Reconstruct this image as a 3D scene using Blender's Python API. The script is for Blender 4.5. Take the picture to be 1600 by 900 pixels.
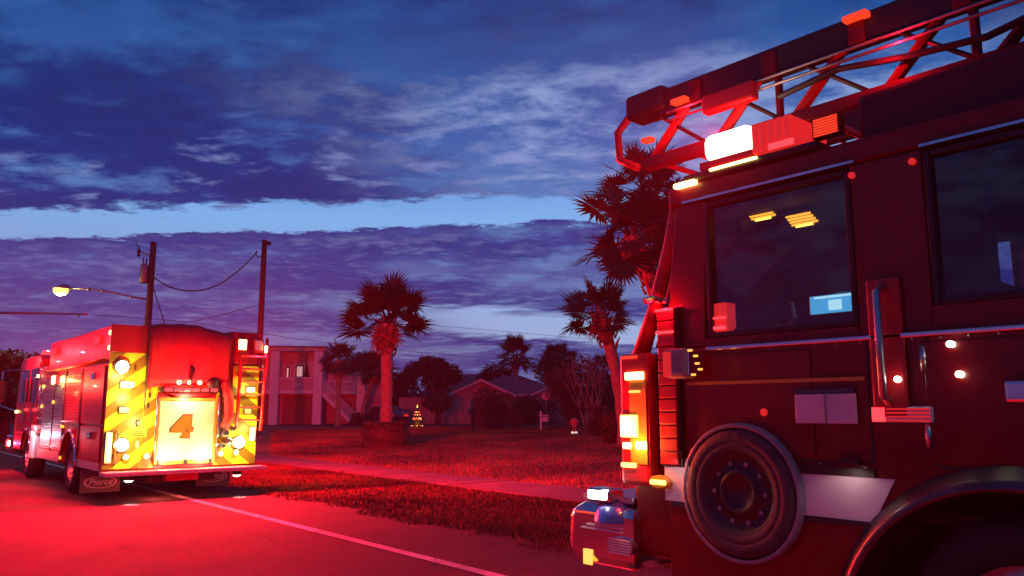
import bpy, bmesh, math, random
import numpy as np
from mathutils import Vector, Matrix, Euler, noise as mnoise
for _o in list(bpy.data.objects): bpy.data.objects.remove(_o)
R = math.radians
scene = bpy.context.scene
COL = scene.collection

# ------------------------------------------------------------------ camera
FPX, CAM_H, YAW, PITCH = 1250.0, 1.55, R(40.03), math.atan(190/1250)
cd = bpy.data.cameras.new('camera'); cam = bpy.data.objects.new('camera', cd); COL.objects.link(cam)
cd.sensor_width = 36; cd.lens = 36*FPX/1600; cd.clip_end = 3000; cd.clip_start = .05
cam.location = (0, 0, CAM_H); cam.rotation_euler = (math.pi/2 + PITCH, 0, -YAW)
scene.camera = cam

# ------------------------------------------------------------------ exposure
vs = scene.view_settings
vs.view_transform = 'Standard'; vs.look = 'None'; vs.exposure = 0; vs.gamma = 1; vs.use_curve_mapping = False
cy = scene.cycles
cy.max_bounces = 5; cy.diffuse_bounces = 2; cy.glossy_bounces = 3; cy.volume_bounces = 0; cy.transparent_max_bounces = 8; cy.use_light_tree = True

# ------------------------------------------------------------------ dusk sky
class NT:
    def __init__(s, tree): s.t = tree; s.n = tree.nodes; s.l = tree.links
    def new(s, typ, **kw):
        n = s.n.new(typ)
        for k, v in kw.items(): setattr(n, k, v)
        return n
    def put(s, sock, v):
        if isinstance(v, bpy.types.NodeSocket): s.l.new(v, sock)
        else: sock.default_value = v
    def m(s, op, a, b=0.0, c=None, clamp=False):
        n = s.new('ShaderNodeMath', operation=op, use_clamp=clamp)
        s.put(n.inputs[0], a); s.put(n.inputs[1], b)
        if c is not None: s.put(n.inputs[2], c)
        return n.outputs[0]
    def step(s, v, lo, hi):
        n = s.new('ShaderNodeMapRange', interpolation_type='SMOOTHSTEP')
        s.put(n.inputs[0], v); n.inputs[1].default_value = lo; n.inputs[2].default_value = hi
        return n.outputs[0]
    def mix(s, f, a, b):
        n = s.new('ShaderNodeMix', data_type='RGBA')
        s.put(n.inputs[0], f); s.put(n.inputs[6], a); s.put(n.inputs[7], b)
        return n.outputs[2]
    def noise(s, vec, scale, detail=6, rough=.55, dist=0.0):
        n = s.new('ShaderNodeTexNoise'); s.put(n.inputs['Vector'], vec)
        n.inputs['Scale'].default_value = scale; n.inputs['Detail'].default_value = detail
        n.inputs['Roughness'].default_value = rough; n.inputs['Distortion'].default_value = dist
        return n.outputs['Fac']
    def ramp(s, f, stops):
        n = s.new('ShaderNodeValToRGB'); s.put(n.inputs[0], f); e = n.color_ramp.elements
        while len(e) < len(stops): e.new(.5)
        for i, (p, c) in enumerate(stops): e[i].position = p; e[i].color = (*c, 1)
        return n.outputs[0]

W = bpy.data.worlds.new('World'); scene.world = W; W.use_nodes = True
w = NT(W.node_tree)
bg = w.n['Background']
tc = w.new('ShaderNodeTexCoord')
sep = w.new('ShaderNodeSeparateXYZ'); w.l.new(tc.outputs['Generated'], sep.inputs[0])
dx, dy, dz = sep.outputs
zz = w.m('MAXIMUM', dz, .035)
px, py = w.m('DIVIDE', dx, zz), w.m('DIVIDE', dy, zz)           # the flat cloud deck overhead
cc = w.m('ADD', w.m('MULTIPLY', px, .745), w.m('MULTIPLY', py, .667))
tt = w.m('ADD', w.m('MULTIPLY', px, -.667), w.m('MULTIPLY', py, .745))
z2 = w.m('ADD', w.m('MAXIMUM', dz, 0.0), .085)
px2, py2 = w.m('DIVIDE', dx, z2), w.m('DIVIDE', dy, z2)
c2_ = w.m('ADD', w.m('MULTIPLY', px2, 1.04), w.m('MULTIPLY', py2, .93)); t2_ = w.m('ADD', w.m('MULTIPLY', px2, -.93), w.m('MULTIPLY', py2, 1.04))
comb = w.new('ShaderNodeCombineXYZ'); w.l.new(c2_, comb.inputs[0]); w.l.new(w.m('MULTIPLY', t2_, .62), comb.inputs[1]); comb.inputs[2].default_value = 3.7
pv = comb.outputs[0]
comb2 = w.new('ShaderNodeCombineXYZ'); w.l.new(c2_, comb2.inputs[0]); w.l.new(w.m('MULTIPLY', t2_, .8), comb2.inputs[1]); comb2.inputs[2].default_value = 11.3
n_big = w.noise(pv, 1.25, 3, .5, .3)
n_mid = w.noise(pv, 3.1, 8, .6, .35)
n_fine = w.noise(comb2.outputs[0], 7.5, 7, .62, .2)
edge = w.m('ADD', cc, w.m('MULTIPLY', w.m('SUBTRACT', n_mid, .5), .75))
edge = w.m('ADD', edge, w.m('MULTIPLY', w.m('SUBTRACT', n_fine, .5), .50))
gap = w.m('MULTIPLY', w.step(edge, 3.55, 3.70), w.m('SUBTRACT', 1.0, w.step(edge, 4.18, 4.28)))
edge2 = w.m('ADD', w.m('ADD', cc, w.m('MULTIPLY', tt, .75)), w.m('MULTIPLY', w.m('SUBTRACT', n_mid, .5), 3.6))
gap2 = w.m('MULTIPLY', w.m('MULTIPLY', w.step(edge2, 8.3, 9.6), w.m('SUBTRACT', 1.0, w.step(edge2, 11.9, 12.8))),
           w.m('SUBTRACT', 1.0, w.step(tt, 1.5, 3.4)))
wisp_zone = w.m('MULTIPLY', w.m('MULTIPLY', w.step(cc, 1.9, 2.5), w.m('SUBTRACT', 1.0, w.step(cc, 3.5, 4.0))), w.m('SUBTRACT', 1.0, w.step(tt, .3, 1.5)))
thick = w.m('ADD', w.m('MULTIPLY', n_big, .65), w.m('ADD', w.m('MULTIPLY', n_mid, .58), w.m('MULTIPLY', n_fine, .40)))
thick = w.m('SUBTRACT', thick, w.m('MULTIPLY', wisp_zone, .17))
thin = w.m('SUBTRACT', 1.0, w.step(thick, .62, .84))            # holes where the lit upper air shows through
# clear evening air, brighter towards the horizon
clear = w.ramp(dz, [(0.0, (.36, .42, .62)), (.10, (.33, .46, .76)), (.23, (.20, .46, .88)), (.33, (.055, .20, .60)), (.45, (.008, .105, .40)), (1.0, (.005, .06, .28))])
cloud = w.ramp(dz, [(0.0, (.040, .030, .18)), (.10, (.026, .034, .24)), (.20, (.018, .040, .26)), (.30, (.005, .032, .22)), (.42, (.0015, .038, .19)), (1.0, (.002, .04, .18))])
cloud_dark = w.mix(w.step(thick, .72, 1.0), cloud, w.mix(.5, cloud, (.003, .016, .12, 1)))
veil = w.m('MULTIPLY', thin, w.ramp(dz, [(0, (.42,)*3), (.2, (.38,)*3), (.3, (.5,)*3), (.5, (.45,)*3), (1, (.4,)*3)]))
skycol = w.mix(veil, cloud_dark, clear)
wisp = w.m('MULTIPLY', wisp_zone, w.step(w.m('ADD', w.m('MULTIPLY', n_mid, .6), w.m('MULTIPLY', n_fine, .4)), .42, .62))
skycol = w.mix(w.m('MULTIPLY', wisp, .85), skycol, (.27, .39, .70, 1))
lowp = w.m('MULTIPLY', w.step(cc, 4.1, 4.6), w.step(w.m('ADD', w.m('MULTIPLY', n_mid, .55), w.m('MULTIPLY', n_fine, .45)), .47, .66))
skycol = w.mix(w.m('MULTIPLY', lowp, .50), skycol, (.22, .27, .60, 1))
n_puff = w.noise(pv, 5.2, 7, .55, .25)
puff = w.m('MULTIPLY', w.m('MULTIPLY', w.step(cc, 2.2, 3.0), w.m('SUBTRACT', 1.0, w.step(cc, 3.6, 3.8))), w.step(n_puff, .53, .70))
skycol = w.mix(w.m('MULTIPLY', puff, .60), skycol, (.24, .32, .66, 1))
puff2 = w.m('MULTIPLY', w.m('SUBTRACT', 1.0, w.step(cc, 2.0, 3.0)), w.step(n_puff, .48, .74))
skycol = w.mix(w.m('MULTIPLY', puff2, .40), skycol, (.035, .16, .46, 1))
skycol = w.mix(w.m('MULTIPLY', gap, .95), skycol, clear)
skycol = w.mix(w.m('MULTIPLY', gap2, .95), skycol, clear)
# low left sky tinted purple: the red lamps' glow painted in
left_glow = w.m('MULTIPLY', w.step(w.m('SUBTRACT', dy, w.m('MULTIPLY', dx, .75)), .15, .95), w.m('SUBTRACT', 1.0, w.step(dz, .03, .27)))
skycol = w.mix(w.m('MULTIPLY', left_glow, .62), skycol, (.20, .075, .30, 1))
nish = w.new('ShaderNodeTexSky', sky_type='NISHITA'); nish.sun_disc = False
nish.sun_elevation = R(-4); nish.sun_rotation = R(35)
addn = w.new('ShaderNodeMix', data_type='RGBA', blend_type='ADD'); addn.inputs[0].default_value = .02
w.l.new(skycol, addn.inputs[6]); w.l.new(nish.outputs[0], addn.inputs[7])
w.l.new(addn.outputs[2], bg.inputs['Color']); bg.inputs['Strength'].default_value = 1.0

sd = bpy.data.lights.new('sun', 'SUN'); sun = bpy.data.objects.new('sun', sd); COL.objects.link(sun)
sd.energy = .03; sd.angle = R(12); sd.color = (1, .8, .75)
sun.rotation_euler = (R(86), 0, R(180-35)); sun.location = (0, 0, 60)

# ------------------------------------------------------------------ helpers
_V = dict(Fw=Vector((math.sin(YAW)*math.cos(PITCH), math.cos(YAW)*math.cos(PITCH), math.sin(PITCH))),
          Rt=Vector((math.cos(YAW), -math.sin(YAW), 0)))
def ray(x, y):
    up = _V['Rt'].cross(_V['Fw'])
    return _V['Fw'] + _V['Rt']*((x-800)/FPX) - up*((y-450)/FPX)
def at(x, y, dist):
    """point seen at a pixel of the photograph, at a horizontal distance in metres"""
    d = ray(x, y); return Vector((0, 0, CAM_H)) + d*(dist/math.hypot(d.x, d.y))
def lawn_z(X, Y=0):
    t = min(1, max(0, (X-11.6)/14)); return .32*t*t*(3-2*t)

MATS = {}
def mat(name, col, rough=.6, metal=0, var=.25, vscale=8, bump=0, bscale=40, emit=None, estr=0, coat=0, spec=.5, alpha_mix=None, col2=None, stretch=None):
    if name in MATS: return MATS[name]
    m = bpy.data.materials.new(name); m.use_nodes = True; n = NT(m.node_tree)
    b = n.n['Principled BSDF']
    tcn = n.new('ShaderNodeTexCoord'); vec = tcn.outputs['Object']
    if stretch:
        mp = n.new('ShaderNodeMapping'); n.l.new(vec, mp.inputs[0]); mp.inputs['Scale'].default_value = stretch; vec = mp.outputs[0]
    if var or col2:
        f = n.noise(vec, vscale, 6, .6)
        f2 = n.step(f, .3, .7)
        c2 = col2 if col2 else tuple(c*(1-var) for c in col)
        n.l.new(n.mix(f2, (*c2, 1), (*col, 1)), b.inputs['Base Color'])
        if var:
            rr = n.m('ADD', n.m('MULTIPLY', f, .25), max(0, rough-.12)); n.l.new(rr, b.inputs['Roughness'])
    else:
        b.inputs['Base Color'].default_value = (*col, 1); b.inputs['Roughness'].default_value = rough
    b.inputs['Metallic'].default_value = metal; b.inputs['Specular IOR Level'].default_value = spec
    b.inputs['Coat Weight'].default_value = coat; b.inputs['Coat Roughness'].default_value = .06
    if bump:
        bn = n.new('ShaderNodeBump'); bn.inputs['Strength'].default_value = bump; bn.inputs['Distance'].default_value = .02
        n.l.new(n.noise(vec, bscale, 6, .65), bn.inputs['Height']); n.l.new(bn.outputs[0], b.inputs['Normal'])
    if emit:
        b.inputs['Emission Color'].default_value = (*emit, 1); b.inputs['Emission Strength'].default_value = estr
    MATS[name] = m; return m
def glass(name, tint, gloss=.12):
    m = bpy.data.materials.new(name); m.use_nodes = True; n = NT(m.node_tree)
    n.n.remove(n.n['Principled BSDF']); out = n.n['Material Output']
    tr = n.new('ShaderNodeBsdfTransparent'); tr.inputs[0].default_value = (*tint, 1)
    gl = n.new('ShaderNodeBsdfGlossy'); gl.inputs['Roughness'].default_value = .03; gl.inputs[0].default_value = (.9, .9, .9, 1)
    fr = n.new('ShaderNodeFresnel'); fr.inputs[0].default_value = 1.45
    mx = n.new('ShaderNodeMixShader'); n.l.new(fr.outputs[0], mx.inputs[0]); n.l.new(tr.outputs[0], mx.inputs[1]); n.l.new(gl.outputs[0], mx.inputs[2])
    n.l.new(mx.outputs[0], out.inputs[0]); MATS[name] = m; return m

class MB:
    def __init__(s): s.v = []; s.f = []
    def add(s, vs, fs):
        o = len(s.v); s.v += [tuple(v) for v in vs]; s.f += [tuple(i+o for i in f) for f in fs]; return s
    def box(s, x0, x1, y0, y1, z0, z1):
        return s.add([(x0,y0,z0),(x1,y0,z0),(x1,y1,z0),(x0,y1,z0),(x0,y0,z1),(x1,y0,z1),(x1,y1,z1),(x0,y1,z1)],
                     [(0,3,2,1),(4,5,6,7),(0,1,5,4),(1,2,6,5),(2,3,7,6),(3,0,4,7)])
    def prism(s, poly, a0, a1, axis='x'):
        n = len(poly)
        def P(u, v, a): return {'x': (a,u,v), 'y': (u,a,v), 'z': (u,v,a)}[axis]
        vs = [P(u,v,a0) for u,v in poly] + [P(u,v,a1) for u,v in poly]
        return s.add(vs, [tuple(range(n)), tuple(range(2*n-1, n-1, -1))] + [(i, i+n, (i+1)%n+n, (i+1)%n) for i in range(n)])
    def tube(s, pts, r, n=8, cap=True):
        pts = [Vector(p) for p in pts]; rr = r if isinstance(r, (list, tuple)) else [r]*len(pts)
        vs = []; ref = None
        for i, p in enumerate(pts):
            t = (pts[min(i+1, len(pts)-1)] - pts[max(i-1, 0)]).normalized()
            if ref is None: ref = Vector((0,0,1)) if abs(t.z) < .9 else Vector((1,0,0))
            u = t.cross(ref).normalized(); v = u.cross(t).normalized(); ref = v
            for k in range(n):
                a = 2*math.pi*k/n; vs.append(p + (u*math.cos(a) + v*math.sin(a))*rr[i])
        fs = [(i*n+k, i*n+(k+1)%n, (i+1)*n+(k+1)%n, (i+1)*n+k) for i in range(len(pts)-1) for k in range(n)]
        if cap: fs += [tuple(range(n-1, -1, -1)), tuple(range((len(pts)-1)*n, len(pts)*n))]
        return s.add(vs, fs)
    def lathe(s, prof, c, axis='z', n=24):
        """prof: list of (radius, height along axis); closed by poles where radius is 0"""
        vs = []; fs = []
        for r, h in prof:
            for k in range(n):
                a = 2*math.pi*k/n; u, v = r*math.cos(a), r*math.sin(a)
                q = {'z': (u,v,h), 'x': (h,u,v), 'y': (u,h,v)}[axis]
                vs.append((q[0]+c[0], q[1]+c[1], q[2]+c[2]))
        for i in range(len(prof)-1):
            for k in range(n): fs.append((i*n+k, i*n+(k+1)%n, (i+1)*n+(k+1)%n, (i+1)*n+k))
        return s.add(vs, fs)
    def disc(s, c, axis, r, a0, a1, n=16):
        return s.lathe([(0, a0), (r, a0), (r, a1), (0, a1)], c, axis, n)
def O(name, mb, m, parent=None, bevel=0, smooth=False, kind=None, label=None):
    me = bpy.data.meshes.new(name)
    if isinstance(mb, MB): me.from_pydata(mb.v, [], mb.f)
    else: me = mb
    bm = bmesh.new(); bm.from_mesh(me); bmesh.ops.remove_doubles(bm, verts=bm.verts, dist=1e-5) if len(bm.verts) < 4000 else None
    if len(bm.faces) < 4000: bmesh.ops.recalc_face_normals(bm, faces=bm.faces)
    bm.to_mesh(me); bm.free()
    if smooth: me.polygons.foreach_set('use_smooth', [True]*len(me.polygons))
    o = bpy.data.objects.new(name, me); COL.objects.link(o)
    if m: me.materials.append(MATS[m] if isinstance(m, str) else m)
    if parent: o.parent = parent
    if bevel:
        b = o.modifiers.new('Bevel', 'BEVEL'); b.width = bevel; b.segments = 2; b.limit_method = 'ANGLE'
    if kind: o['kind'] = kind
    if label: o['label'] = label
    return o
def thing(name, label, cat, loc=(0,0,0), rz=0, group=None):
    o = bpy.data.objects.new(name, None); COL.objects.link(o); o.empty_display_size = .3
    o.location = loc; o.rotation_euler = (0, 0, rz); o['label'] = label; o['category'] = cat
    if group: o['group'] = group
    return o
def tag(o, label, cat, group=None):
    o['label'] = label; o['category'] = cat
    if group: o['group'] = group
    return o
def lamp(name, parent, loc, power, col, rad=.05, spot=None, direction=None, blend=.6):
    L = bpy.data.lights.new(name, 'SPOT' if spot else 'POINT'); L.energy = power; L.color = col; L.shadow_soft_size = rad
    o = bpy.data.objects.new(name, L); COL.objects.link(o); o.parent = parent; o.location = loc
    if spot:
        L.spot_size = R(spot); L.spot_blend = blend
        o.rotation_euler = Vector(direction).to_track_quat('-Z', 'Y').to_euler()
    return o
def clip(poly, a, b, c):
    """keep the part of a polygon with a*x+b*y>=c"""
    out = []
    for i in range(len(poly)):
        p, q = poly[i], poly[(i+1) % len(poly)]
        dp, dq = a*p[0]+b*p[1]-c, a*q[0]+b*q[1]-c
        if dp >= 0: out.append(p)
        if (dp > 0 and dq < 0) or (dp < 0 and dq > 0):
            t = dp/(dp-dq); out.append((p[0]+(q[0]-p[0])*t, p[1]+(q[1]-p[1])*t))
    return out
def text_mesh(s, size, depth, shear=0):
    c = bpy.data.curves.new('t', 'FONT'); c.body = s; c.size = size; c.extrude = depth; c.align_x = 'CENTER'; c.align_y = 'CENTER'; c.shear = shear; c.resolution_u = 3
    o = bpy.data.objects.new('t', c); COL.objects.link(o); dg = bpy.context.evaluated_depsgraph_get()
    me = bpy.data.meshes.new_from_object(o.evaluated_get(dg)); bpy.data.objects.remove(o); return me

# ------------------------------------------------------------------ materials
mat('asphalt', (.070, .058, .056), .85, var=.35, vscale=1.3, bump=.5, bscale=160, spec=.15)
mat('road_paint', (.72, .70, .68), .6, var=.3, vscale=14, bump=.2, bscale=120)
mat('concrete', (.13, .115, .11), .85, var=.3, vscale=1.2, bump=.3, bscale=60)
mat('lawn_soil', (.26, .13, .06), .95, col2=(.045, .032, .016), vscale=.3, var=.3, bump=.9, bscale=25)
mat('grass', (.27, .14, .055), .85, col2=(.035, .030, .014), vscale=.32, var=.3)
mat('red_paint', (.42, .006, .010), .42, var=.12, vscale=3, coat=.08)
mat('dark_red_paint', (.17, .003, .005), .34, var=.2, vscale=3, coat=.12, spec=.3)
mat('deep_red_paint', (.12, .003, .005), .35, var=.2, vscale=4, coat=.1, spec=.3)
mat('red_vinyl', (.50, .02, .025), .55, var=.25, vscale=5, bump=.25, bscale=10)
mat('chevron_yellow', (.80, .62, .02), .4, var=.12, vscale=6)
mat('chevron_amber', (.26, .13, .008), .4, var=.15, vscale=6)
mat('cream_panel', (.85, .76, .40), .4, var=.08, vscale=3)
mat('gold', (.60, .30, .03), .4, var=.15, vscale=20)
mat('black_trim', (.015, .012, .012), .5, var=.2)
mat('rubber', (.018, .017, .018), .8, var=.3, vscale=12, bump=.2)
mat('worn_rubber', (.075, .06, .06), .75, var=.45, vscale=9, bump=.3)
mat('flap_rubber', (.17, .12, .11), .75, var=.25, vscale=9)
mat('chrome', (.75, .74, .73), .14, 1, var=.12, vscale=6)
mat('steel', (.55, .54, .53), .38, 1, var=.25, vscale=10)
mat('tread_plate', (.62, .60, .57), .4, .8, var=.25, vscale=60, bump=.5, bscale=45)
mat('white_paint', (.72, .70, .69), .4, var=.1, vscale=4)
mat('stripe_white', (.70, .62, .62), .35, var=.12, vscale=5)
mat('grey_panel', (.30, .28, .28), .5, var=.3, vscale=6)
mat('cab_interior', (.012, .010, .012), .85, var=.3)
mat('hose_red', (.40, .05, .03), .7, var=.3, vscale=14)
mat('wood_pole', (.10, .06, .04), .9, var=.45, vscale=6, bump=.6, bscale=30, stretch=(6, 6, .5))
mat('galvanised', (.30, .30, .31), .5, .7, var=.25, vscale=10)
mat('cable', (.012, .012, .014), .7, var=0)
mat('verge_blade', (.13, .075, .03), .9, col2=(.028, .026, .012), vscale=.45, var=.3)
mat('palm_trunk', (.36, .24, .17), .95, col2=(.18, .12, .08), vscale=7, bump=.8, bscale=22, stretch=(1, 1, 2.5))
mat('palm_leaf', (.013, .050, .016), .65, col2=(.008, .028, .009), vscale=1.5, var=.3)
mat('palm_dead', (.20, .13, .07), .9, col2=(.11, .07, .04), vscale=3, var=.3)
mat('leaf_dark', (.022, .050, .020), .8, col2=(.010, .026, .010), vscale=.8, var=.3)
mat('leaf_brown', (.12, .075, .045), .9, col2=(.06, .04, .024), vscale=1.2, var=.3)
mat('hedge_leaf', (.11, .085, .045), .85, col2=(.05, .05, .022), vscale=2.5, var=.3)
mat('bark', (.11, .08, .06), .95, var=.4, vscale=8, bump=.6, bscale=25)
mat('bark_pale', (.30, .22, .17), .9, var=.4, vscale=8, bump=.4, bscale=25)
mat('house_white', (.78, .70, .69), .75, var=.12, vscale=1.5, bump=.15, bscale=20)
mat('house_pink', (.60, .36, .34), .8, var=.15, vscale=1.5, bump=.15, bscale=20)
mat('house_tan', (.32, .24, .20), .85, var=.2, vscale=1.5, bump=.2, bscale=20)
mat('garage_red', (.30, .10, .09), .7, var=.15, vscale=2)
mat('roof_shingle', (.16, .13, .13), .9, var=.35, vscale=3, bump=.6, bscale=14)
mat('fascia', (.52, .46, .44), .7, var=.1)
mat('window_dark', (.02, .022, .03), .12, var=.1)
mat('car_paint', (.02, .02, .025), .25, var=.1, coat=.7)
E_ = lambda nm, c, s, base=(.8, .8, .8): mat(nm, base, .3, var=0, emit=c, estr=s)
E_('lamp_white', (1, .90, .62), 7); E_('lamp_hot', (1, .72, .18), 9); E_('lamp_yellow', (1, .74, .08), 3.2); E_('lamp_amber', (1, .40, .02), 1.8)
E_('lamp_red', (1, .03, .04), 3.0, (.5, .02, .02)); E_('lamp_red_dim', (1, .03, .03), .55, (.4, .01, .01)); E_('lamp_blue_white', (.70, .78, 1), 6)
E_('lamp_orange_red', (1, .055, .015), 1.0, (.5, .05, .02)); E_('screen', (.08, .50, .90), .9, (.05, .1, .15)); E_('screen_bright', (.5, .9, 1.0), 1.1, (.05, .1, .15))
E_('street_lamp', (1, .56, .10), 2.2); E_('window_lit', (1, .66, .58), .40); E_('bulb_red', (1, .12, .02), 2.2); E_('bulb_yellow', (1, .55, .08), 2.5)
glass('cab_glass', (.86, .86, .90)); glass('lens_clear', (.9, .9, .9))

def wear(name, dark, scale, th):
    m = MATS[name]; n = NT(m.node_tree); b = n.n['Principled BSDF']; src = b.inputs['Base Color'].links[0].from_socket
    t = n.new('ShaderNodeTexCoord'); big = n.step(n.noise(t.outputs['Object'], .35, 5, .6, .8), .42, .62)
    v = n.new('ShaderNodeTexVoronoi', feature='DISTANCE_TO_EDGE'); v.inputs['Scale'].default_value = scale
    wv = n.new('ShaderNodeVectorMath', operation='ADD'); n.l.new(t.outputs['Object'], wv.inputs[0]); nz = n.new('ShaderNodeTexNoise'); nz.inputs['Scale'].default_value = 2.2; nz.inputs['Detail'].default_value = 6; n.l.new(t.outputs['Object'], nz.inputs['Vector']); n.l.new(nz.outputs['Color'], wv.inputs[1]); n.l.new(wv.outputs[0], v.inputs['Vector'])
    crack = n.m('MULTIPLY', n.m('SUBTRACT', 1.0, n.step(v.outputs['Distance'], .0, th)), n.step(n.noise(t.outputs['Object'], .8, 3), .45, .6))
    c = n.mix(n.m('MULTIPLY', big, .35), src, (*dark, 1)); c = n.mix(n.m('MULTIPLY', crack, .8), c, (.012, .011, .011, 1)); n.l.new(c, b.inputs['Base Color'])
wear('asphalt', (.030, .028, .029), .42, .012); wear('road_paint', (.10, .09, .09), 2.5, .05); wear('road_paint', (.12, .11, .11), 6, .06); wear('concrete', (.10, .09, .08), .5, .01)

# ------------------------------------------------------------------ ground, road, pavement
def sheet(name, xs, ys, zf, m):
    v = [(x, y, zf(x, y)) for y in ys for x in xs]; nx = len(xs)
    mb = MB().add(v, [(j*nx+i, j*nx+i+1, (j+1)*nx+i+1, (j+1)*nx+i) for j in range(len(ys)-1) for i in range(nx-1)])
    return O(name, mb, m, kind='structure', smooth=True)
GX = [-700, -60, -12, -6.3, 0, 6.45, 9.8, 11.6, 12.5, 14, 15.5, 17, 18.5, 20, 22, 24, 26, 40, 80, 200, 800]
GY = [-700, -80, -20, 0, 10, 20, 30, 45, 60, 80, 120, 250, 800]
sheet('ground', GX, GY, lambda x, y: lawn_z(x)-.012 if x > 6.4 else -.03, 'lawn_soil')
sheet('road', [-6.2, -3, 0, 3, 6.5], [-60, -10, 0, 8, 16, 30, 60, 300], lambda x, y: 0, 'asphalt')
def strip(name, x0, x1, y0, y1, z, m, parent=None):
    return O(name, MB().box(x0, x1, y0, y1, z-.003, z), m, parent, kind=None if parent else 'structure')
strip('edge_line', 4.86, 5.0, -40, 260, .008, 'road_paint')
strip('centre_line', -.42, -.30, -40, 260, .008, 'road_paint')
# pavement of single slabs
pave = bpy.data.objects.new('pavement', None); COL.objects.link(pave); pave['kind'] = 'structure'
slab = None; rnd = random.Random(3)
for k in range(42):
    y = -3 + k*1.52
    if slab is None: slab = O('slab', MB().box(9.78, 11.42, 0, 1.5, -.05, .03), 'concrete', pave, bevel=.012); o = slab
    else: o = slab.copy(); COL.objects.link(o)
    o.location = (rnd.uniform(-.008, .008), y, rnd.uniform(-.006, .006))
# the side street in front of the houses
def band(name, pts0, pts1, z, m):
    v = [(p.x, p.y, z) for p in pts0] + [(p.x, p.y, z) for p in pts1]; n = len(pts0)
    return O(name, MB().add(v, [(i, i+1, n+i+1, n+i) for i in range(n-1)]), m, kind='structure')
band('side_street', [at(a, 640, 62) for a in (440, 560, 700, 850, 1000, 1200)], [at(a, 640, 84) for a in (440, 560, 700, 850, 1000, 1200)], .325, 'asphalt')

# grass on the verge and the near lawn: nobody could count it
def grass(name, n, x0, x1, y0, y1, seed, hmin, hmax, dens=None):
    r = np.random.default_rng(seed)
    x = r.uniform(x0, x1, n); y = r.uniform(y0, y1, n)
    if dens is not None:
        keep = r.uniform(0, 1, n) < dens(x, y); x = x[keep]; y = y[keep]; n = len(x)
    z = np.array([lawn_z(a)+(.004 if a < 6.5 else 0) for a in x])
    clump = np.array([mnoise.noise((a*.9, b*.9, 3.1)) for a, b in zip(x, y)])
    h = r.uniform(hmin, hmax, n)*(1+.7*clump); a = r.uniform(0, 2*np.pi, n); wd = r.uniform(.006, .013, n)*(1+.02*y); lean = r.normal(0, .55, (n, 2))*h[:, None]
    co = np.empty((n, 3, 3), dtype=np.float32)
    co[:, 0] = np.c_[x-np.cos(a)*wd, y-np.sin(a)*wd, z-.02]; co[:, 1] = np.c_[x+np.cos(a)*wd, y+np.sin(a)*wd, z-.02]; co[:, 2] = np.c_[x+lean[:, 0], y+lean[:, 1], z+h]
    me = bpy.data.meshes.new(name); me.vertices.add(n*3); me.vertices.foreach_set('co', co.ravel())
    me.loops.add(n*3); me.loops.foreach_set('vertex_index', np.arange(n*3, dtype=np.int32)); me.polygons.add(n); me.polygons.foreach_set('loop_start', np.arange(0, n*3, 3, dtype=np.int32))
    me.update(); me.materials.append(MATS['verge_blade' if 'verge' in name else 'grass']); o = bpy.data.objects.new(name, me); COL.objects.link(o); o['kind'] = 'stuff'
    return o
tag(grass('verge_grass', 150000, 6.15, 9.86, 3, 30, 1, .015, .05, lambda x, y: np.clip((x-6.15-.12*np.sin(y*1.7)-.08*np.sin(y*5.1))/.4, 0, 1)**1.5), 'short dry grass on the verge between road and pavement', 'grass')
tag(grass('lawn_grass', 170000, 11.4, 40, 6, 48, 2, .025, .075, lambda x, y: (y > x*.35) & (y < x*2.3) ), 'dry front lawn grass beyond the pavement', 'grass')

# ------------------------------------------------------------------ vehicles: shared bits
def arch_poly(y0, y1, z0, z1, arches, n=14):
    """side outline (y,z) with round wheel arches (cy, cz, r) cut out of the lower edge"""
    p = [(y0, z1), (y0, z0)]
    for cy, cz, r in sorted(arches):
        a0 = math.asin((z0-cz)/r)
        for k in range(n+1):
            a = math.pi - a0 - (math.pi-2*a0)*k/n; p.append((cy+r*math.cos(a), cz+r*math.sin(a)))
    return p + [(y1, z0), (y1, z1)]
def wheel(parent, x, y, r, wd, side, rim='steel', tyre='rubber', z=None, name='wheel'):
    """x = outer face; side -1: faces -x"""
    s = side; z = r if z is None else z; q = lambda h: -s*h
    t = O('rim' if False else name, MB().lathe([(0, q(.10)), (r*.30, q(.10)), (r*.34, q(.03)), (r*.40, q(.12)), (r*.58, q(.14)), (r*.62, q(.03)), (r*.64, q(.02)), (r*.64, q(wd*.8))], (x, y, z), 'x', 28), rim, parent, smooth=False)
    O('tyre', MB().lathe([(r*.60, q(.03)), (r*.66, q(.004)), (r*.80, q(0)), (r*.93, q(.02)), (r*.99, q(.06)), (r, q(.10)), (r, q(wd-.08)), (r*.96, q(wd-.03)), (r*.8, q(wd)), (r*.6, q(wd))], (x, y, z), 'x', 36), tyre, t, smooth=True)
    for k in range(8):
        a = 2*math.pi*k/8
        O('wheel_nut', MB().disc((x, y+r*.47*math.cos(a), z+r*.47*math.sin(a)), 'x', .022, q(.14), q(.09), 6), 'chrome', t)
    return t
RED = (1, .006, .022)

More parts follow.
